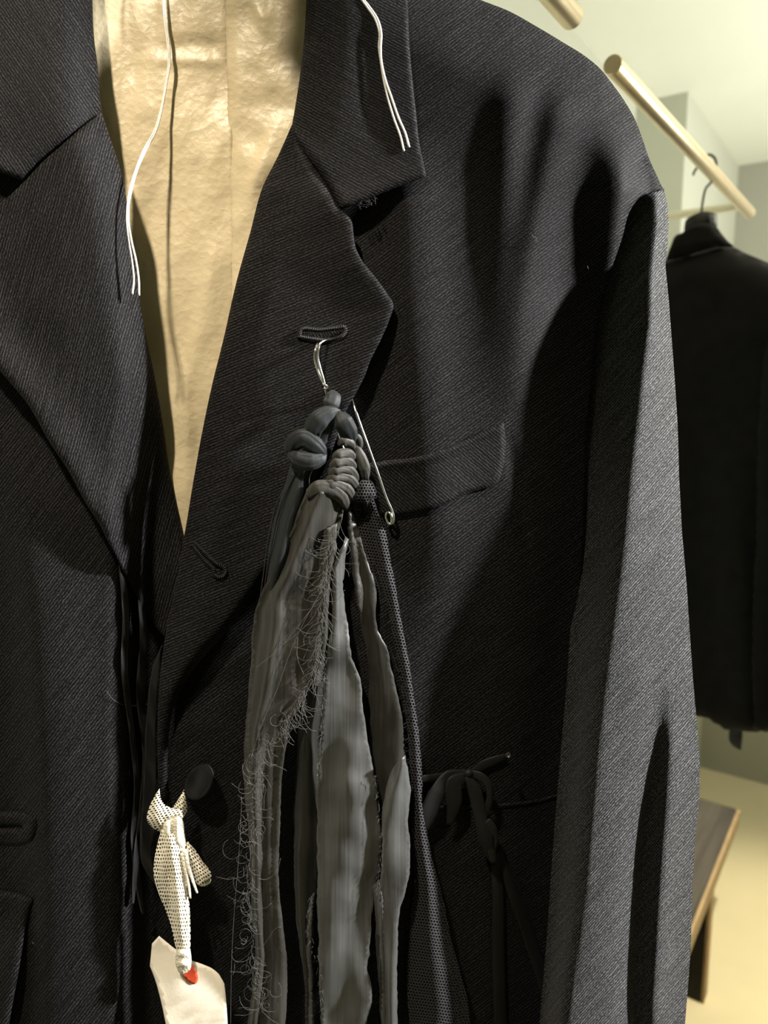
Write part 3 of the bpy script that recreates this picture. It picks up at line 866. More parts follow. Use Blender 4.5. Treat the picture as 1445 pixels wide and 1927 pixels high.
# hanging strips, back to front
strip('rag_strip', [(548,868),(532,925),(515,985),(505,1050),(497,1110),(485,1190)], [(600,880),(585,930),(570,985),(560,1050),(540,1110),(520,1190)], -3, M['slate'], [(1, 0, 1.5, 200)], 1.2, 11, label='dark slate strip below the left knot')
for pts in ([(556,890),(528,950),(514,1010),(502,1075),(496,1125)], [(552,890),(520,950),(504,1020),(496,1080),(490,1125)]):
    P = path_px([(x, y, float(tbase(np.array([x], float), np.array([y], float))[0]) + (0.0 if y < 960 else -3.0 + 0.02 * (1130 - y))) for x, y in pts], 5)
    V, Fc = tube_geo(P, 0.0004, 6)
    link('cord_end', V, Fc, M['black_satin'], tas, label='thin black silk cord end')
strip('rag_strip', [(592,1180),(568,1300),(556,1450),(552,1600),(555,1700),(563,1780),(572,1850),(574,1927),(574,2060)], [(640,1150),(612,1300),(602,1400),(602,1500),(598,1650),(592,1700),(590,1800),(588,1927),(588,2060)], -7, M['dark_satin'], [(1, 0.6, 2, 300)], 1.4, 12, label='narrow dark strip between the two grey ones')
strip('rag_strip', [(585,1690),(578,1740),(577,1790),(580,1850),(582,1927),(583,2060)], [(592,1680),(590,1740),(588,1800),(590,1860),(592,1927),(592,2060)], -3, M['grey_satin'], [], 0.6, 13, step=4, label='thin pale folded edge')
strip('rag_strip', [(652,962),(655,1010),(664,1080),(676,1160),(690,1230),(695,1300),(697,1400),(708,1480),(712,1560),(712,1660),(708,1760),(712,1850),(718,1927),(720,2060)],
      [(663,964),(679,1010),(694,1060),(706,1100),(712,1190),(728,1222),(741,1280),(755,1340),(763,1410),(771,1470),(768,1560),(772,1612),(769,1650),(755,1700),(748,1760),(745,1840),(747,1927),(750,2060)],
      -3, M['dark_satin'], [(0.8, 0.5, 2.4, 140), (1.6, 1.0, 0.8, 60)], 2.2, 14, curl=1.2, label='olive grey strip beside the net')
strip('rag_strip', [(650,1010),(622,1070),(625,1130),(622,1185),(613,1240),(608,1300),(603,1400),(597,1460),(596,1550),(597,1650),(597,1750),(600,1840),(605,1927),(605,2060)],
      [(655,1015),(648,1070),(650,1150),(662,1230),(680,1290),(683,1340),(690,1390),(703,1450),(712,1500),(714,1560),(718,1592),(716,1640),(705,1665),(700,1720),(695,1790),(690,1815),(698,1850),(700,1880),(692,1927),(690,2060)],
      2, M['grey_satin'], [(0.9, 0.2, 2.0, 90)], 2.6, 15, curl=1.0, rough=1.2, label='wide pale grey strip in the middle')
strip('rag_strip', [(700,1668),(706,1720),(708,1780),(712,1830),(716,1900),(720,1990)], [(722,1650),(728,1720),(728,1790),(733,1850),(738,1900),(740,1990)], 0, M['grey_satin'], [(1, 0, 1.5, 60)], 1.6, 19, curl=0.8, label='pale grey frayed strip end')
strip('rag_strip', [(577,920),(548,1000),(522,1060),(492,1118),(481,1150),(473,1250),(463,1350),(458,1450),(465,1540),(470,1600),(472,1700),(480,1800),(466,1927),(456,2060)],
      [(652,930),(642,985),(622,1050),(606,1110),(606,1180),(592,1250),(570,1315),(546,1365),(536,1410),(531,1460),(527,1550),(524,1640),(533,1750),(540,1800),(537,1927),(536,2060)],
      3, M['olive_satin'], [(1.4, 0.8, 2.4, 300), (2.6, 0.2, 1.2, 400)], 2.0, 16, rough=0.7, label='wide olive grey strip on the left')
strip('rag_strip', [(610,1000),(600,1060),(598,1120),(602,1200),(590,1290)], [(634,985),(630,1060),(624,1120),(622,1200),(604,1290)], 4, M['olive_satin'], [(1, 0, 1.6, 50)], 1.8, 17, rough=1.2, step=4, label='frayed inner fold of the olive strip')
strip('rag_strip', [(748,1432),(726,1490),(718,1545),(720,1592),(715,1660),(717,1760),(722,1850),(725,1927),(726,2060)],
      [(763,1420),(771,1470),(769,1560),(773,1612),(770,1650),(756,1700),(749,1760),(746,1840),(748,1927),(751,2060)],
      4, M['grey_satin'], [(0.7, 0.4, 1.8, 80)], 1.4, 23, curl=0.8, rough=0.9, label='pale grey overlay for light reflected on the strip beside the net')  # added layer: a light reflection on the dark strip, put into colour
# net, two layers
strip('net_strip', [(662,935),(668,985),(690,1060),(710,1115),(727,1190),(746,1260),(764,1350),(771,1450),(775,1560),(780,1650),(770,1760),(766,1850),(770,1927),(772,2060)],
      [(704,915),(728,985),(742,1060),(754,1130),(769,1220),(781,1320),(790,1400),(797,1500),(803,1560),(815,1620),(831,1680),(852,1780),(866,1830),(879,1880),(885,1927),(896,2060)],
      -5, M['mesh'], [(1.2, 0.4, 2.6, 500)], 1.0, 18, rough=0.3, uvrot=8, thick=0.4, label='black knitted net strip')
strip('net_strip', [(672,930),(690,1000),(706,1060),(722,1110),(738,1190),(757,1260),(776,1350),(783,1450),(788,1560),(800,1640),(808,1760),(820,1850),(830,1927),(834,2060)],
      [(702,918),(724,985),(737,1060),(748,1130),(764,1220),(777,1320),(786,1400),(793,1500),(799,1560),(812,1630),(828,1690),(848,1785),(861,1832),(872,1880),(878,1927),(888,2060)],
      -9, M['mesh'], [(1.6, 1.4, 2.2, 400)], 1.0, 21, rough=0.3, uvrot=-10, thick=0.4, label='under layer of the black knitted net')

# knots
kb = lambda k: (lambda X, Y: tbase(X, Y) + 1 + k)
def wrap(name, outline, k, h, mat, extra=None, label=None, step=4, uvrot=0):
    ex = extra or (lambda X, Y: wr(X, Y, 16, 9, 0.6, k + h) + 0.35 * np.sin((X * math.cos(math.radians(uvrot)) + Y * math.sin(math.radians(uvrot))) / 4.0 + h))
    return puff(name, outline, kb(k), h * 0.8, mat, tas, step=3, uvrot=uvrot, extra=ex, label=label, back=0.6, wid=18)
def band(name, pts, hw, pleats, amp, mat, label, squash=0.55, twist=0.02, sides=36):
    """a gathered band of cloth following a path (x, y, k over the cloth below), hw half widths in px"""
    Q = []
    for x, y, k in pts:
        Q.append((x, y, float(tbase(np.array([x], float), np.array([y], float))[0]) + k))
    P = path_px(Q, 2.5)
    n = len(P); r = np.interp(np.linspace(0, 1, n), np.linspace(0, 1, len(hw)), hw) / PXM
    e = np.minimum(np.arange(n), np.arange(n)[::-1]) / 4.0
    r = r * np.sqrt(np.clip(e + 0.12, 0, 1))
    T = np.gradient(P, axis=0); T /= np.linalg.norm(T, axis=1, keepdims=True)
    V = []; Fc = []
    for i in range(n):
        A = np.cross(T[i], np.array([0, 1.0, 0])); A /= np.linalg.norm(A); B = np.cross(T[i], A)
        for k in range(sides):
            a = 2 * math.pi * k / sides
            m = 1 + amp * (math.cos(pleats * 2 * a + twist * i * 3) * 0.6 + 0.4 * math.cos((2 * pleats + 3) * a - twist * i * 5)) + 0.05 * noise.noise(Vector((i * 0.13, a * 1.5, pts[0][0])))
            V.append(P[i] + r[i] * m * (math.cos(a) * A + squash * math.sin(a) * B))
    for i in range(n - 1):
        for k in range(sides):
            k2 = (k + 1) % sides
            Fc.append((i*sides+k, i*sides+k2, (i+1)*sides+k2, (i+1)*sides+k))
    Fc.append(tuple(reversed(range(sides)))); Fc.append(tuple((n-1)*sides + k for k in range(sides)))
    V = np.array(V)
    uv = np.stack([V[:, 0], V[:, 2]], 1)
    return link(name, V, Fc, mat, tas, uv, label=label)
slb = 'slate cloth knotted on the pin'
band('knot', [(626,735,4),(625,752,5),(618,770,5)], [11,14,15,13], 2, 0.08, M['slate'], slb)
band('knot', [(641,773,4),(622,777,6),(604,789,6),(591,808,5),(587,836,2)], [5,14,19,17,13], 4, 0.10, M['slate'], slb, twist=0.01)
band('knot', [(622,792,3),(612,812,4),(600,836,3),(594,848,2)], [8,11,11,8], 3, 0.10, M['slate'], slb)
band('knot', [(635,774,5),(646,794,6),(657,814,5),(664,834,2)], [7,16,16,9], 3, 0.08, M['slate'], slb)
band('knot', [(545,858,1),(553,834,4),(570,825,6),(592,838,6),(613,857,3)], [9,15,17,15,8], 4, 0.09, M['slate'], slb, twist=0.01)
band('knot', [(541,850,2),(560,863,6),(586,868,7),(606,862,5),(615,856,3)], [6,14,16,13,6], 4, 0.09, M['slate'], slb, twist=0.01)
olb = 'grey olive rag wound round the tassel neck'
band('binding', [(636,838,3),(648,830,5),(661,836,5),(666,848,3)], [6,8,8,5], 2, 0.06, M['olive'], olb)
band('binding', [(660,820,3),(672,822,4),(677,836,4),(672,850,3)], [4,6,6,4], 2, 0.06, M['olive'], olb)
band('binding', [(666,838,3),(676,856,5),(686,880,5),(688,906,2)], [7,10,10,6], 3, 0.07, M['olive'], olb)
for q, hw in (([(628,868,3),(638,856,6),(655,854,6),(669,868,3)], [8,9,9,7]), ([(622,884,3),(634,871,7),(654,869,7),(671,886,3)], [8,9,9,7]),
              ([(618,897,3),(632,885,7),(655,884,7),(674,904,3)], [8,9,9,7]), ([(612,910,3),(630,899,7),(656,901,7),(675,922,3)], [8,9.5,9.5,7]),
              ([(600,920,3),(624,911,7),(650,919,7),(667,940,3)], [9,11,11,8]), ([(578,934,2),(600,918,5),(626,922,7),(646,940,6),(652,956,3)], [8,13,14,12,8])):
    band('binding', q, hw, 3, 0.08, M['olive'], olb, squash=0.6)
wrap('net_knot', [(672,905),(685,902),(698,905),(706,918),(710,935),(690,950),(668,945),(664,925)], 0, 7, M['mesh'], label='gathered top of the black net')
# safety pin
parts = []
parts.append(tube_geo(path_px([(626,643,8),(619,640,14),(610,641,18),(603,646,20),(599,658,21),(598,672,21),(603,695,21),(608,712,21),(611,724,21),(613,736,20),(620,760,14),(640,830,9),(680,900,8),(722,960,12),(727,968,13)], 3), 0.00075, 9))
parts.append(tube_geo(path_px([(605,641,10),(597,648,17),(593,660,20),(592,674,20),(598,697,21),(605,714,21),(611,726,21)], 3), 0.00075, 9))
parts.append(tube_geo(path_px([(606,722,22),(611,724,23.5),(616,727,22),(614,732,22),(609,730,22.5)], 2), 0.0007, 8))
parts.append(tube_geo(path_px([(660,746,12),(670,776,17),(690,832,19),(712,893,19),(730,944,18),(738,962,17.5),(741,974,17.5),(739,984,17),(733,986,16.5),(728,979,16),(726,969,16),(729,963,17),(734,966,18.5),(737,976,19),(736,984,18)], 3), 0.00078, 9))
V, Fc = join_geo(parts)
link('safety_pin', V, Fc, M['steel'], tas, label='bright steel safety pin')
# frayed threads along the torn edges
def fray(name, spine, n, spread, ln, curlf, r, k, seed, label):
    g = np.random.default_rng(seed)
    sp = densify(spine, 4, closed=False, corner=170)
    parts = []
    for i in range(n):
        p = sp[g.integers(len(sp))] + g.normal(0, spread, 2)
        ang = math.radians(g.normal(102, 20)); cv = g.normal(0, curlf)
        pts = []; q = p.copy(); rel = 15 + k + g.random() * 5
        m = int(ln * (0.4 + g.random()))
        for j in range(m):
            pts.append((q[0], q[1], rel))
            q = q + 3.4 * np.array([math.cos(ang), math.sin(ang)])
            ang += cv * 0.12 + g.normal(0, 0.11); rel += g.normal(0, 0.3)
            if g.random() < 0.05: cv = g.normal(0, curlf * 2.4)
        if len(pts) > 2:
            a = np.array(pts)
            parts.append(tube_geo(at_y(a[:, 0], a[:, 1], a[:, 2] / 1000), r, 4))
    V, Fc = join_geo(parts)
    o = link(name, V, Fc, M['fray'], tas, label=label)
    o['kind'] = 'stuff'
    return o
fray('frayed_thread', [(636,985),(622,1040),(612,1090),(608,1150),(602,1210),(590,1260),(574,1300),(552,1340)], 230, 4.0, 15, 0.7, 0.00010, 8, 31, 'tangle of frayed grey threads down the olive strip')
fray('frayed_thread', [(550,1340),(525,1370),(505,1400),(492,1440),(488,1490),(485,1530),(474,1560),(468,1600)], 110, 5, 15, 2.2, 0.00011, 9, 32, 'curled frayed threads low on the olive strip')
fray('frayed_thread', [(468,1600),(468,1660),(472,1720),(472,1780),(484,1830),(500,1900)], 80, 5, 18, 1.8, 0.00010, 9, 33, 'frayed threads near the bottom of the olive strip')
fray('frayed_thread', [(614,1235),(608,1300),(603,1400),(597,1460)], 130, 1.4, 3.5, 0.5, 0.00010, 3, 34, 'short fray on the pale grey strip')
fray('frayed_thread', [(704,1455),(713,1510),(715,1570),(718,1592),(712,1660),(716,1700)], 130, 1.6, 3.5, 0.5, 0.00010, 4, 35, 'short fray on the right edge of the pale grey strip')
fray('frayed_thread', [(585,1690),(578,1740),(600,1830),(604,1900)], 80, 2, 3.5, 0.5, 0.00010, 3, 36, 'short fray at the strip edge')
parts = []
for pts in ([(616,1110),(590,1140),(560,1180),(520,1225),(480,1258)], [(600,1120),(572,1170),(545,1230),(520,1300),(500,1345),(480,1400),(468,1450),(464,1480)],
            [(620,1100),(578,1175),(555,1195),(530,1215)], [(560,1200),(560,1240),(572,1270)], [(625,870),(610,900),(603,925)], [(590,880),(582,900),(583,920)],
            [(470,1420),(458,1440),(462,1470),(480,1480)], [(455,1500),(450,1600),(442,1700),(436,1800),(434,1927)], [(528,1615),(520,1640),(500,1655),(484,1653)],
            [(690,880),(694,905),(690,925)]):
    q = [(x, y, 27.0) for x, y in pts]
    parts.append(tube_geo(path_px(q, 4), 0.00012, 5))
V, Fc = join_geo(parts)
setp(link('loose_thread', V, Fc, M['fray'], tas, label='long loose grey threads'), kind='stuff')

# ------------------------------------------------------------------ GAUZE TIE AND PAPER TAG
tie = empty('gauze_tie', at_y([335], [1690], [0.015])[0], 'cream gauze strip knotted round the jacket front edge, holding the paper tag', 'fabric tie')
GB = 14
def gz(k, amp=1.4, seed=0.0, bul=4.0):
    return lambda X, Y, d: GB + k + bul * np.clip(d / 16, 0, 1) ** 0.7 + wr(X, Y, 14, 60, amp, seed)
cloth('loop', [(300,1484),(290,1500),(280,1522),(277,1545),(284,1555),(303,1567),(318,1552),(345,1538),(342,1524),(322,1521),(308,1513),(301,1498)], gz(1, 1.6, 41), M['gauze'], tie, step=4, thick=0.5, uvrot=60, label='left loop of the gauze knot')
cloth('loop', [(346,1486),(337,1502),(324,1521),(338,1538),(347,1537),(352,1524),(350,1508)], gz(-3, 1.2, 42), M['gauze'], tie, step=4, thick=0.5, uvrot=-40, label='right loop of the gauze knot')
puff('knot', [(304,1548),(320,1536),(340,1532),(345,1545),(348,1570),(352,1592),(340,1600),(318,1590),(304,1572)], lambda X, Y: np.full(len(X), GB - 1.0), 7, M['gauze_solid'], tie, step=4, extra=lambda X, Y: 1.2 * np.sin(X / 3.5))
cloth('tail', [(304,1560),(297,1585),(290,1620),(289,1645),(298,1680),(311,1712),(321,1740),(328,1772),(334,1796),(358,1796),(358,1750),(357,1715),(351,1665),(349,1610),(344,1560)],
      lambda X, Y, d: GB + 2 + 5 * np.clip(d / 20, 0, 1) ** 0.7 + ridge(X, Y, [(318,1565,0),(332,1640,3.5),(341,1720,3),(346,1790,0)], 10, 6) + wr(X, Y, 14, 70, 1.6, 43), M['gauze'], tie, step=4, thick=0.5, label='long hanging gauze tail')
cloth('tail', [(308,1562),(304,1590),(300,1625),(300,1645),(308,1682),(318,1712),(327,1745),(336,1796),(356,1796),(356,1750),(355,1715),(349,1665),(347,1610),(342,1562)],
      lambda X, Y, d: GB + 1 + 3.5 * np.clip(d / 20, 0, 1) ** 0.7, M['gauze'], tie, step=5, thick=0.4, uvrot=9, label='under layer of the long gauze tail')
cloth('tail', [(322,1570),(318,1640),(326,1700),(336,1750),(340,1796),(357,1796),(356,1740),(352,1680),(347,1600),(340,1570)],
      lambda X, Y, d: GB + 0.5 + 4 * np.clip(d / 16, 0, 1) ** 0.7, M['gauze_solid'], tie, step=4, thick=0.5, label='rolled inner fold of the long gauze tail')
cloth('tail', [(344,1588),(353,1584),(366,1598),(380,1620),(397,1646),(396,1660),(388,1667),(374,1668),(362,1650),(352,1625)], gz(-2, 1.6, 44), M['gauze'], tie, step=4, thick=0.5, uvrot=-30, label='short flared gauze end')
for pts in ([(348,1600),(354,1630),(362,1655),(371,1680)], [(344,1605),(350,1640),(356,1670),(358,1690)]):
    q = [(x, y, GB + 4) for x, y in pts]
    P = path_px(q, 4)
    V, Fc = tube_geo(P, np.linspace(0.0016, 0.0007, len(P)), 8)
    link('rolled_end', V, Fc, M['gauze_solid'], tie, np.stack([V[:, 0], V[:, 2]], 1), label='rolled gauze end')
puff('hitch', [(333,1786),(345,1782),(358,1786),(360,1800),(360,1814),(357,1826),(350,1831),(344,1836),(336,1829),(331,1818),(330,1800)], lambda X, Y: np.full(len(X), GB + 2.0), 6.5, M['gauze_solid'], tie, step=4, extra=lambda X, Y: 0.8 * np.sin(Y / 3.0), label='gauze hitched through the tag hole')
# tag
tag = empty('paper_tag', at_y([365], [1900], [0.012])[0], 'blank white card tag with clipped corners and red reinforcing ring', 'tag')
TAG = [(299,1762),(286,1776),(282,1818),(291,1841),(302,1880),(312,1927),(326,1990),(340,2050),(432,2050),(430,1990),(428,1927),(425,1880),(422,1852),(412,1834),(400,1824),(380,1815),(362,1809),(330,1787)]
def tg(X, Y): return GB - 4 + (X - 350) * 0.02 - 4.0 * S(X, 350, 280) * 0 - 5 * (1 - S(X, 282, 345)) * (1 - S(Y, 1800, 1950)) + 15.0 * np.clip((Y - 1790) / 260, 0, 1)
cloth('card', TAG, lambda X, Y, d: tg(X, Y), M['card'], tag, step=7, thick=0.45, corner=16)
ring = [(343, 1822), (350, 1813), (358, 1814), (366, 1824), (372, 1838), (371, 1847), (366, 1852), (358, 1850), (349, 1843), (341, 1833)]
cloth('reinforcing_ring', ring, lambda X, Y, d: tg(X, Y) + 0.5, M['red'], tag, step=4, thick=0.3, label='red paper ring round the tag hole')

# ------------------------------------------------------------------ THE ROOM
Uu = ray([1692], [755])[0]; Uu = Uu[:2] / np.linalg.norm(Uu[:2])
Vv = np.array([-Uu[1], Uu[0]])            # to the left and away
CEIL = 2.5
def uv_of(p): return p[:2] @ Uu, p[:2] @ Vv
pw = uv_of(at_z(1110, 93, CEIL))          # along wall / ceiling line
pc = uv_of(at_z(1295, 172, CEIL))         # column corner
pf = uv_of(at_z(1390, 312, CEIL))         # far corner
v_wall = max(pw[1], pc[1] + 0.12); v_col = 0.5 * (pc[1] + pf[1]); u_col = pc[0]; u_far = pf[0]
def R(u, v, z): p = Uu * u + Vv * v; return (p[0], p[1], z)
def struct(name, V, Fc, mat):
    uvs = [(a[0] , a[2]) for a in V]
    o = link(name, V, Fc, mat, None, uvs, smooth=False); o['kind'] = 'structure'; return o
U0, V0 = -2.6, -3.2
def slab(name, a0, a1, b0, b1, z0, z1, mat):
    V = [R(a0,b0,z0),R(a1,b0,z0),R(a1,b1,z0),R(a0,b1,z0),R(a0,b0,z1),R(a1,b0,z1),R(a1,b1,z1),R(a0,b1,z1)]
    Fc = [(3,2,1,0),(4,5,6,7),(0,1,5,4),(1,2,6,5),(2,3,7,6),(3,0,4,7)]
    o = struct(name, V, Fc, mat)
    bm = bmesh.new(); bm.from_mesh(o.data); bmesh.ops.recalc_face_normals(bm, faces=bm.faces); bm.to_mesh(o.data); bm.free()
    return o
slab('floor', U0, u_far, V0, v_wall, -0.1, 0.0, M['floor'])
slab('ceiling', U0, u_far, V0, v_wall, CEIL, CEIL + 0.1, M['ceiling'])
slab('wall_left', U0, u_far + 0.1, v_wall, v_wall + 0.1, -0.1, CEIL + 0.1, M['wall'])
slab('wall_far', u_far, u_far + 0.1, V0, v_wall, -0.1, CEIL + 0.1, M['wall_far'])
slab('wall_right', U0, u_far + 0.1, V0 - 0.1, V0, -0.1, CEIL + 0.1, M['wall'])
slab('wall_back', U0 - 0.1, U0, V0, v_wall, -0.1, CEIL + 0.1, M['wall'])
slab('trim_1', u_col, u_far, v_col, v_wall, 0.0, CEIL, M['wall'])

# rails
def cyl(name, A, B, r, mat, label, cat, parent=None, group=None, sides=40):
    A = np.array(A); B = np.array(B)
    n = (B - A) / np.linalg.norm(B - A); e = r * 0.12
    P = np.array([A, A + n * e * 0.3, A + n * e, B - n * e, B - n * e * 0.3, B])
    V, Fc = tube_geo(P, np.array([r - e, r - e * 0.3, r, r, r - e * 0.3, r - e]), sides)
    o = link(name, V, Fc, mat, parent, label=label)
    o.data.polygons[-1].use_smooth = False; o.data.polygons[-2].use_smooth = False
    if cat: o['category'] = cat
    if group: o['group'] = group
    return o
dA = 0.85
RA = at_depth(1152, 121, dA)
RB = at_z(1411, 401, RA[2])
rail = empty('clothes_rail', 0.5 * (RA + RB), 'long pale steel tube rail carrying the black coat at upper right', 'clothes rail')
cyl('tube', RA, RB, 0.0110, M['rail'], None, None, rail)
SA = at_depth(1077, 33, 0.70)
SB = SA - np.array([Uu[0], Uu[1], 0]) * 0.50
rail2 = empty('clothes_rail', 0.5 * (SA + SB), 'short steel tube end poking in at the top above the jacket shoulder', 'clothes rail')
cyl('tube', SA, SB, 0.0112, M['rail'], None, None, rail2)
CA = RB + np.array([*( -Uu * 0.05), 0]) ; 
c1 = at_depth(1400, 387, 1.53); c2 = c1 + np.array([*(Vv * 0.62), 0])
cyl('cross_bar', at_depth(1402, 386, 1.70), at_depth(1235, 410, 1.95), 0.0095, M['rail_pale'], 'pale horizontal bar crossing behind the coat collar below the rail end', 'bar')

# ------------------------------------------------------------------ FAR COAT ON THE RAIL
hk = at_z(1338, 330, RA[2])               # where the hook sits on the rail
dirR = (RB - RA) / np.linalg.norm(RB - RA)
Vc = np.array([-dirR[1], dirR[0], 0])     # across the rail
def at_coat(px, py, off=0.0):
    r = ray(px, py)
    n = dirR
    p0 = hk + n * off
    t = ((p0 - CAM) @ n) / (r @ n)
    return CAM[None, :] + r * t.reshape(-1, 1)
coat = empty('hanging_coat', hk - np.array([0, 0, 0.55]), 'dull black coat hanging on the rail seen from behind at the right edge', 'coat')
def puff_coat(name, outline, off, h, mat, step=14, folds=None, label=None, wid=None, pw=0.5, back=1.0):
    v, f, poly = triangulate(outline, step)
    X, Y = v[:, 0], v[:, 1]
    d = dist_poly(poly, X, Y)
    w = wid or d.max()
    t = np.clip(d / w, 0, 1)
    prof = np.sqrt(np.clip(1 - (1 - t) ** 2, 0, 1))
    q = off - h * prof
    if folds: q = q - folds(X, Y) * S(t, 0, 0.5)
    base = at_coat(X, Y, off)
    P1 = base + dirR[None, :] * (q - off)[:, None]
    P2 = base + dirR[None, :] * (h * prof * back)[:, None]
    f2 = []
    for t_ in f:
        a, b, c = v[t_[0]], v[t_[1]], v[t_[2]]
        cr_ = (b[0]-a[0])*(c[1]-a[1]) - (b[1]-a[1])*(c[0]-a[0])
        f2.append(tuple(t_) if cr_ < 0 else tuple(reversed(t_)))
    n = len(X); m = np.arange(n) + n
    edge = np.where(d < 1e-6)[0]; m[edge] = edge
    V = np.vstack([P1, P2])
    faces = list(f2) + [tuple(int(m[i]) for i in reversed(t_)) for t_ in f2]
    o = link(name, V, faces, mat, coat, label=label)
    bm = bmesh.new(); bm.from_mesh(o.data)
    bmesh.ops.delete(bm, geom=[q_ for q_ in bm.verts if not q_.link_faces], context='VERTS')
    bm.to_mesh(o.data); bm.free()
    return o
cf = lambda X, Y: 0.010 * np.sin(X / 38.0 + Y / 500.0) * S(Y, 650, 900) + 0.006 * np.sin(X / 17.0 - Y / 200.0) * S(Y, 800, 1100)
puff_coat('body', [(1256,488),(1300,478),(1345,466),(1378,464),(1398,474),(1445,494),(1520,530),(1560,580),(1545,760),(1530,1000),(1520,1330),(1470,1350),(1425,1378),(1400,1374),(1365,1372),(1340,1355),(1305,1345),(1240,1335),(1150,1320),(1130,900),(1130,620),(1150,560),(1200,515)],
          0.0, 0.055, M['coat'], folds=cf, wid=60)
puff_coat('sleeve', [(1520,535),(1565,570),(1600,700),(1590,1000),(1560,1340),(1500,1360),(1440,1378),(1418,1370),(1412,1250),(1420,1000),(1425,800),(1445,640),(1480,560)],
          -0.05, 0.035, M['coat'], folds=cf, wid=40)
puff_coat('collar', [(1252,490),(1262,462),(1272,442),(1284,438),(1296,428),(1320,420),(1345,424),(1358,440),(1372,456),(1382,464),(1350,466),(1310,476),(1280,486)], -0.035, 0.020, M['coat'], step=7, wid=14, label='turned down collar of the coat')
puff_coat('collar_stand', [(1286,440),(1292,412),(1305,404),(1322,398),(1338,399),(1349,403),(1350,426),(1330,430),(1300,440)], -0.01, 0.018, M['coat_collar'], step=6, wid=12, label='faded grey inner collar')
puff_coat('woven_label', [(1334,402),(1348,404),(1349,424),(1336,423)], -0.027, 0.003, M['label_grey'], step=5, label='grey woven label')
puff_coat('hem_ribbon', [(1372,1368),(1398,1366),(1396,1395),(1394,1412),(1380,1405),(1373,1396)], -0.02, 0.004, M['coat_collar'], step=6, label='ribbon end below the hem')
# hanger
hang = empty('coat_hanger', hk - np.array([0, 0, 0.05]), 'black wire hook of the hanger carrying the black coat', 'hanger')
def hk_path(pts): return np.array([at_coat([x], [y], o)[0] for x, y, o in pts])
def smooth3(P, k=6):
    P = np.asarray(P); out = []
    n = len(P)
    for i in range(n - 1):
        p0 = P[max(i-1,0)]; p1 = P[i]; p2 = P[i+1]; p3 = P[min(i+2,n-1)]
        for j in range(k):
            t = j / k
            out.append(0.5*((2*p1)+(-p0+p2)*t+(2*p0-5*p1+4*p2-p3)*t*t+(-p0+3*p1-3*p2+p3)*t**3))
    out.append(P[-1]); return np.array(out)
Phk = smooth3(hk_path([(1304,330,0),(1307,322,0),(1312,315,0),(1320,300,0),(1330,292,0),(1338,292,0),(1346,300,0),(1348,315,0),(1344,330,0),(1338,343,0),(1328,355,0),(1323,375,0),(1320,400,0),(1318,440,0)]))
V, Fc = tube_geo(Phk, 0.0021, 10)
link('hook', V, Fc, M['black_wire'], hang)
Parm = smooth3(np.array([hk + Vc * s + np.array([0, 0, z]) for s, z in ((-0.13,-0.22),(-0.09,-0.19),(-0.04,-0.165),(0,-0.155),(0.04,-0.165),(0.09,-0.19),(0.13,-0.22))]))
V, Fc = tube_geo(Parm, 0.006, 10)
link('arm', V, Fc, M['black_wire'], hang)

# ------------------------------------------------------------------ BENCH
bz = 0.36
bc = at_z(1393, 1523, bz)                  # far right corner of the seat
b_l = 1.25; b_w = 0.30
bp0 = np.array([bc[0], bc[1]])
def BP(a, b): return bp0 - Uu * a + Vv * b
ben = empty('wooden_bench', (*BP(b_l/2, b_w/2), 0.0), 'weathered dark wood bench with pale edge on the floor behind the jacket sleeve', 'bench')
def bbox(name, a0, a1, b0, b1, z0, z1, mat, label=None, bevel=0.004):
    c = BP((a0+a1)/2, (b0+b1)/2)
    o = box(name, c, Uu, abs(a1-a0)/2, Vv, abs(b1-b0)/2, z0, z1, mat, ben, label, bevel)
    me = o.data; lay = me.uv_layers.new(name='UVMap')
    for p in me.polygons:
        for li in p.loop_indices:
            co = me.vertices[me.loops[li].vertex_index].co
            lay.data[li].uv = (co.x * Vv[0] + co.y * Vv[1] + co.z, co.x * Uu[0] + co.y * Uu[1])
    return o
bbox('seat', 0, b_l, 0.008, b_w, bz - 0.05, bz, M['wood'])
bbox('seat_edge', 0, b_l, 0.0, 0.008, bz - 0.05, bz - 0.001, M['wood_edge'], 'raw tan front edge of the seat', 0.002)
for a in (0.37, b_l - 0.14):
    bbox('leg', a, a + 0.045, 0.008, b_w - 0.02, 0, bz - 0.05, M['bench_leg'], bevel=0.003)
    bbox('leg_edge', a, a + 0.045, 0.0, 0.008, 0, bz - 0.05, M['wood_edge'], 'raw tan edge of the leg', 0.002)

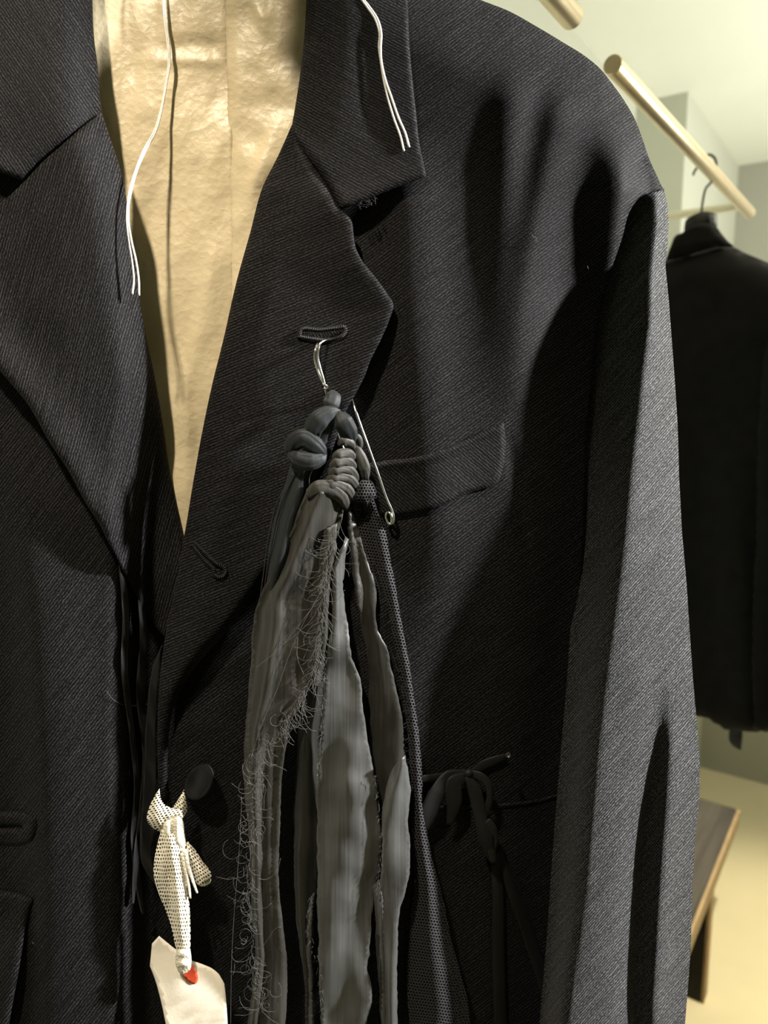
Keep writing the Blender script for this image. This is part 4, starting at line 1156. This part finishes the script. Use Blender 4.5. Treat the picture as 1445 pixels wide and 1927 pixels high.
# ------------------------------------------------------------------ LIGHT
def look(o, tgt):
    o.rotation_euler = (Vector(tgt) - o.location).to_track_quat('-Z', 'Y').to_euler()
def spot(name, loc, tgt, power, size, angle, col, blend=0.5):
    l = bpy.data.lights.new(name, 'SPOT'); l.energy = power; l.shadow_soft_size = size
    l.spot_size = math.radians(angle); l.spot_blend = blend; l.color = col
    o = bpy.data.objects.new(name, l); COL.objects.link(o); o.location = loc; look(o, tgt); return o
def area(name, loc, tgt, power, sx, sy, col):
    l = bpy.data.lights.new(name, 'AREA'); l.shape = 'RECTANGLE'; l.size = sx; l.size_y = sy; l.energy = power; l.color = col
    o = bpy.data.objects.new(name, l); COL.objects.link(o); o.location = loc; look(o, tgt); return o
chest = at_y([500], [800], [0])[0]
slv_c = at_y([1220], [1200], [0])[0]
low = at_y([250], [900], [0])[0]
spot('track_spot_warm', (-0.30, -0.10, 2.46), low, 77, 0.025, 32, (1.0, 0.87, 0.69), 0.8)
spot('track_spot_right', (1.45, 0.12, 2.20), slv_c, 520, 0.045, 40, (1.0, 0.985, 0.97))
spot('track_spot_floor', (1.15, 1.55, 2.45), (1.22, 1.50, 0), 230, 0.04, 52, (1.0, 0.90, 0.66), 0.7)
spot('added_rail_spot', (1.15, 0.70, 2.25), (0.50, 1.20, 1.97), 15, 0.05, 60, (1.0, 0.80, 0.54), 0.8)  # unseen spot added to brighten the clothes rail
area('added_ceiling_fill', (2.0, 1.2, 1.62), (1.7, 1.5, 2.5), 43, 0.9, 0.9, (1.0, 0.99, 0.93))  # unseen upward panel added to brighten the ceiling
wld = bpy.data.worlds.new('World'); scene.world = wld; wld.use_nodes = True
bg = wld.node_tree.nodes['Background']; bg.inputs[0].default_value = (0.9, 0.93, 1.0, 1); bg.inputs[1].default_value = 0.25

# ------------------------------------------------------------------ CAMERA
cd = bpy.data.cameras.new('Camera'); cam = bpy.data.objects.new('Camera', cd); COL.objects.link(cam)
cam.location = Vector(CAM); cam.rotation_euler = (math.radians(90) - TH, 0, 0)
cd.sensor_fit = 'VERTICAL'; cd.sensor_height = 36.0; cd.sensor_width = 27.0
cd.lens = 36.0 * F / H; cd.clip_start = 0.01
cd.dof.use_dof = True; cd.dof.focus_distance = 0.455; cd.dof.aperture_fstop = 7.5
scene.camera = cam
vs = scene.view_settings
vs.view_transform = 'Standard'; vs.look = 'None'; vs.exposure = 0.0; vs.gamma = 1.0
try: vs.use_curve_mapping = False
except Exception: pass
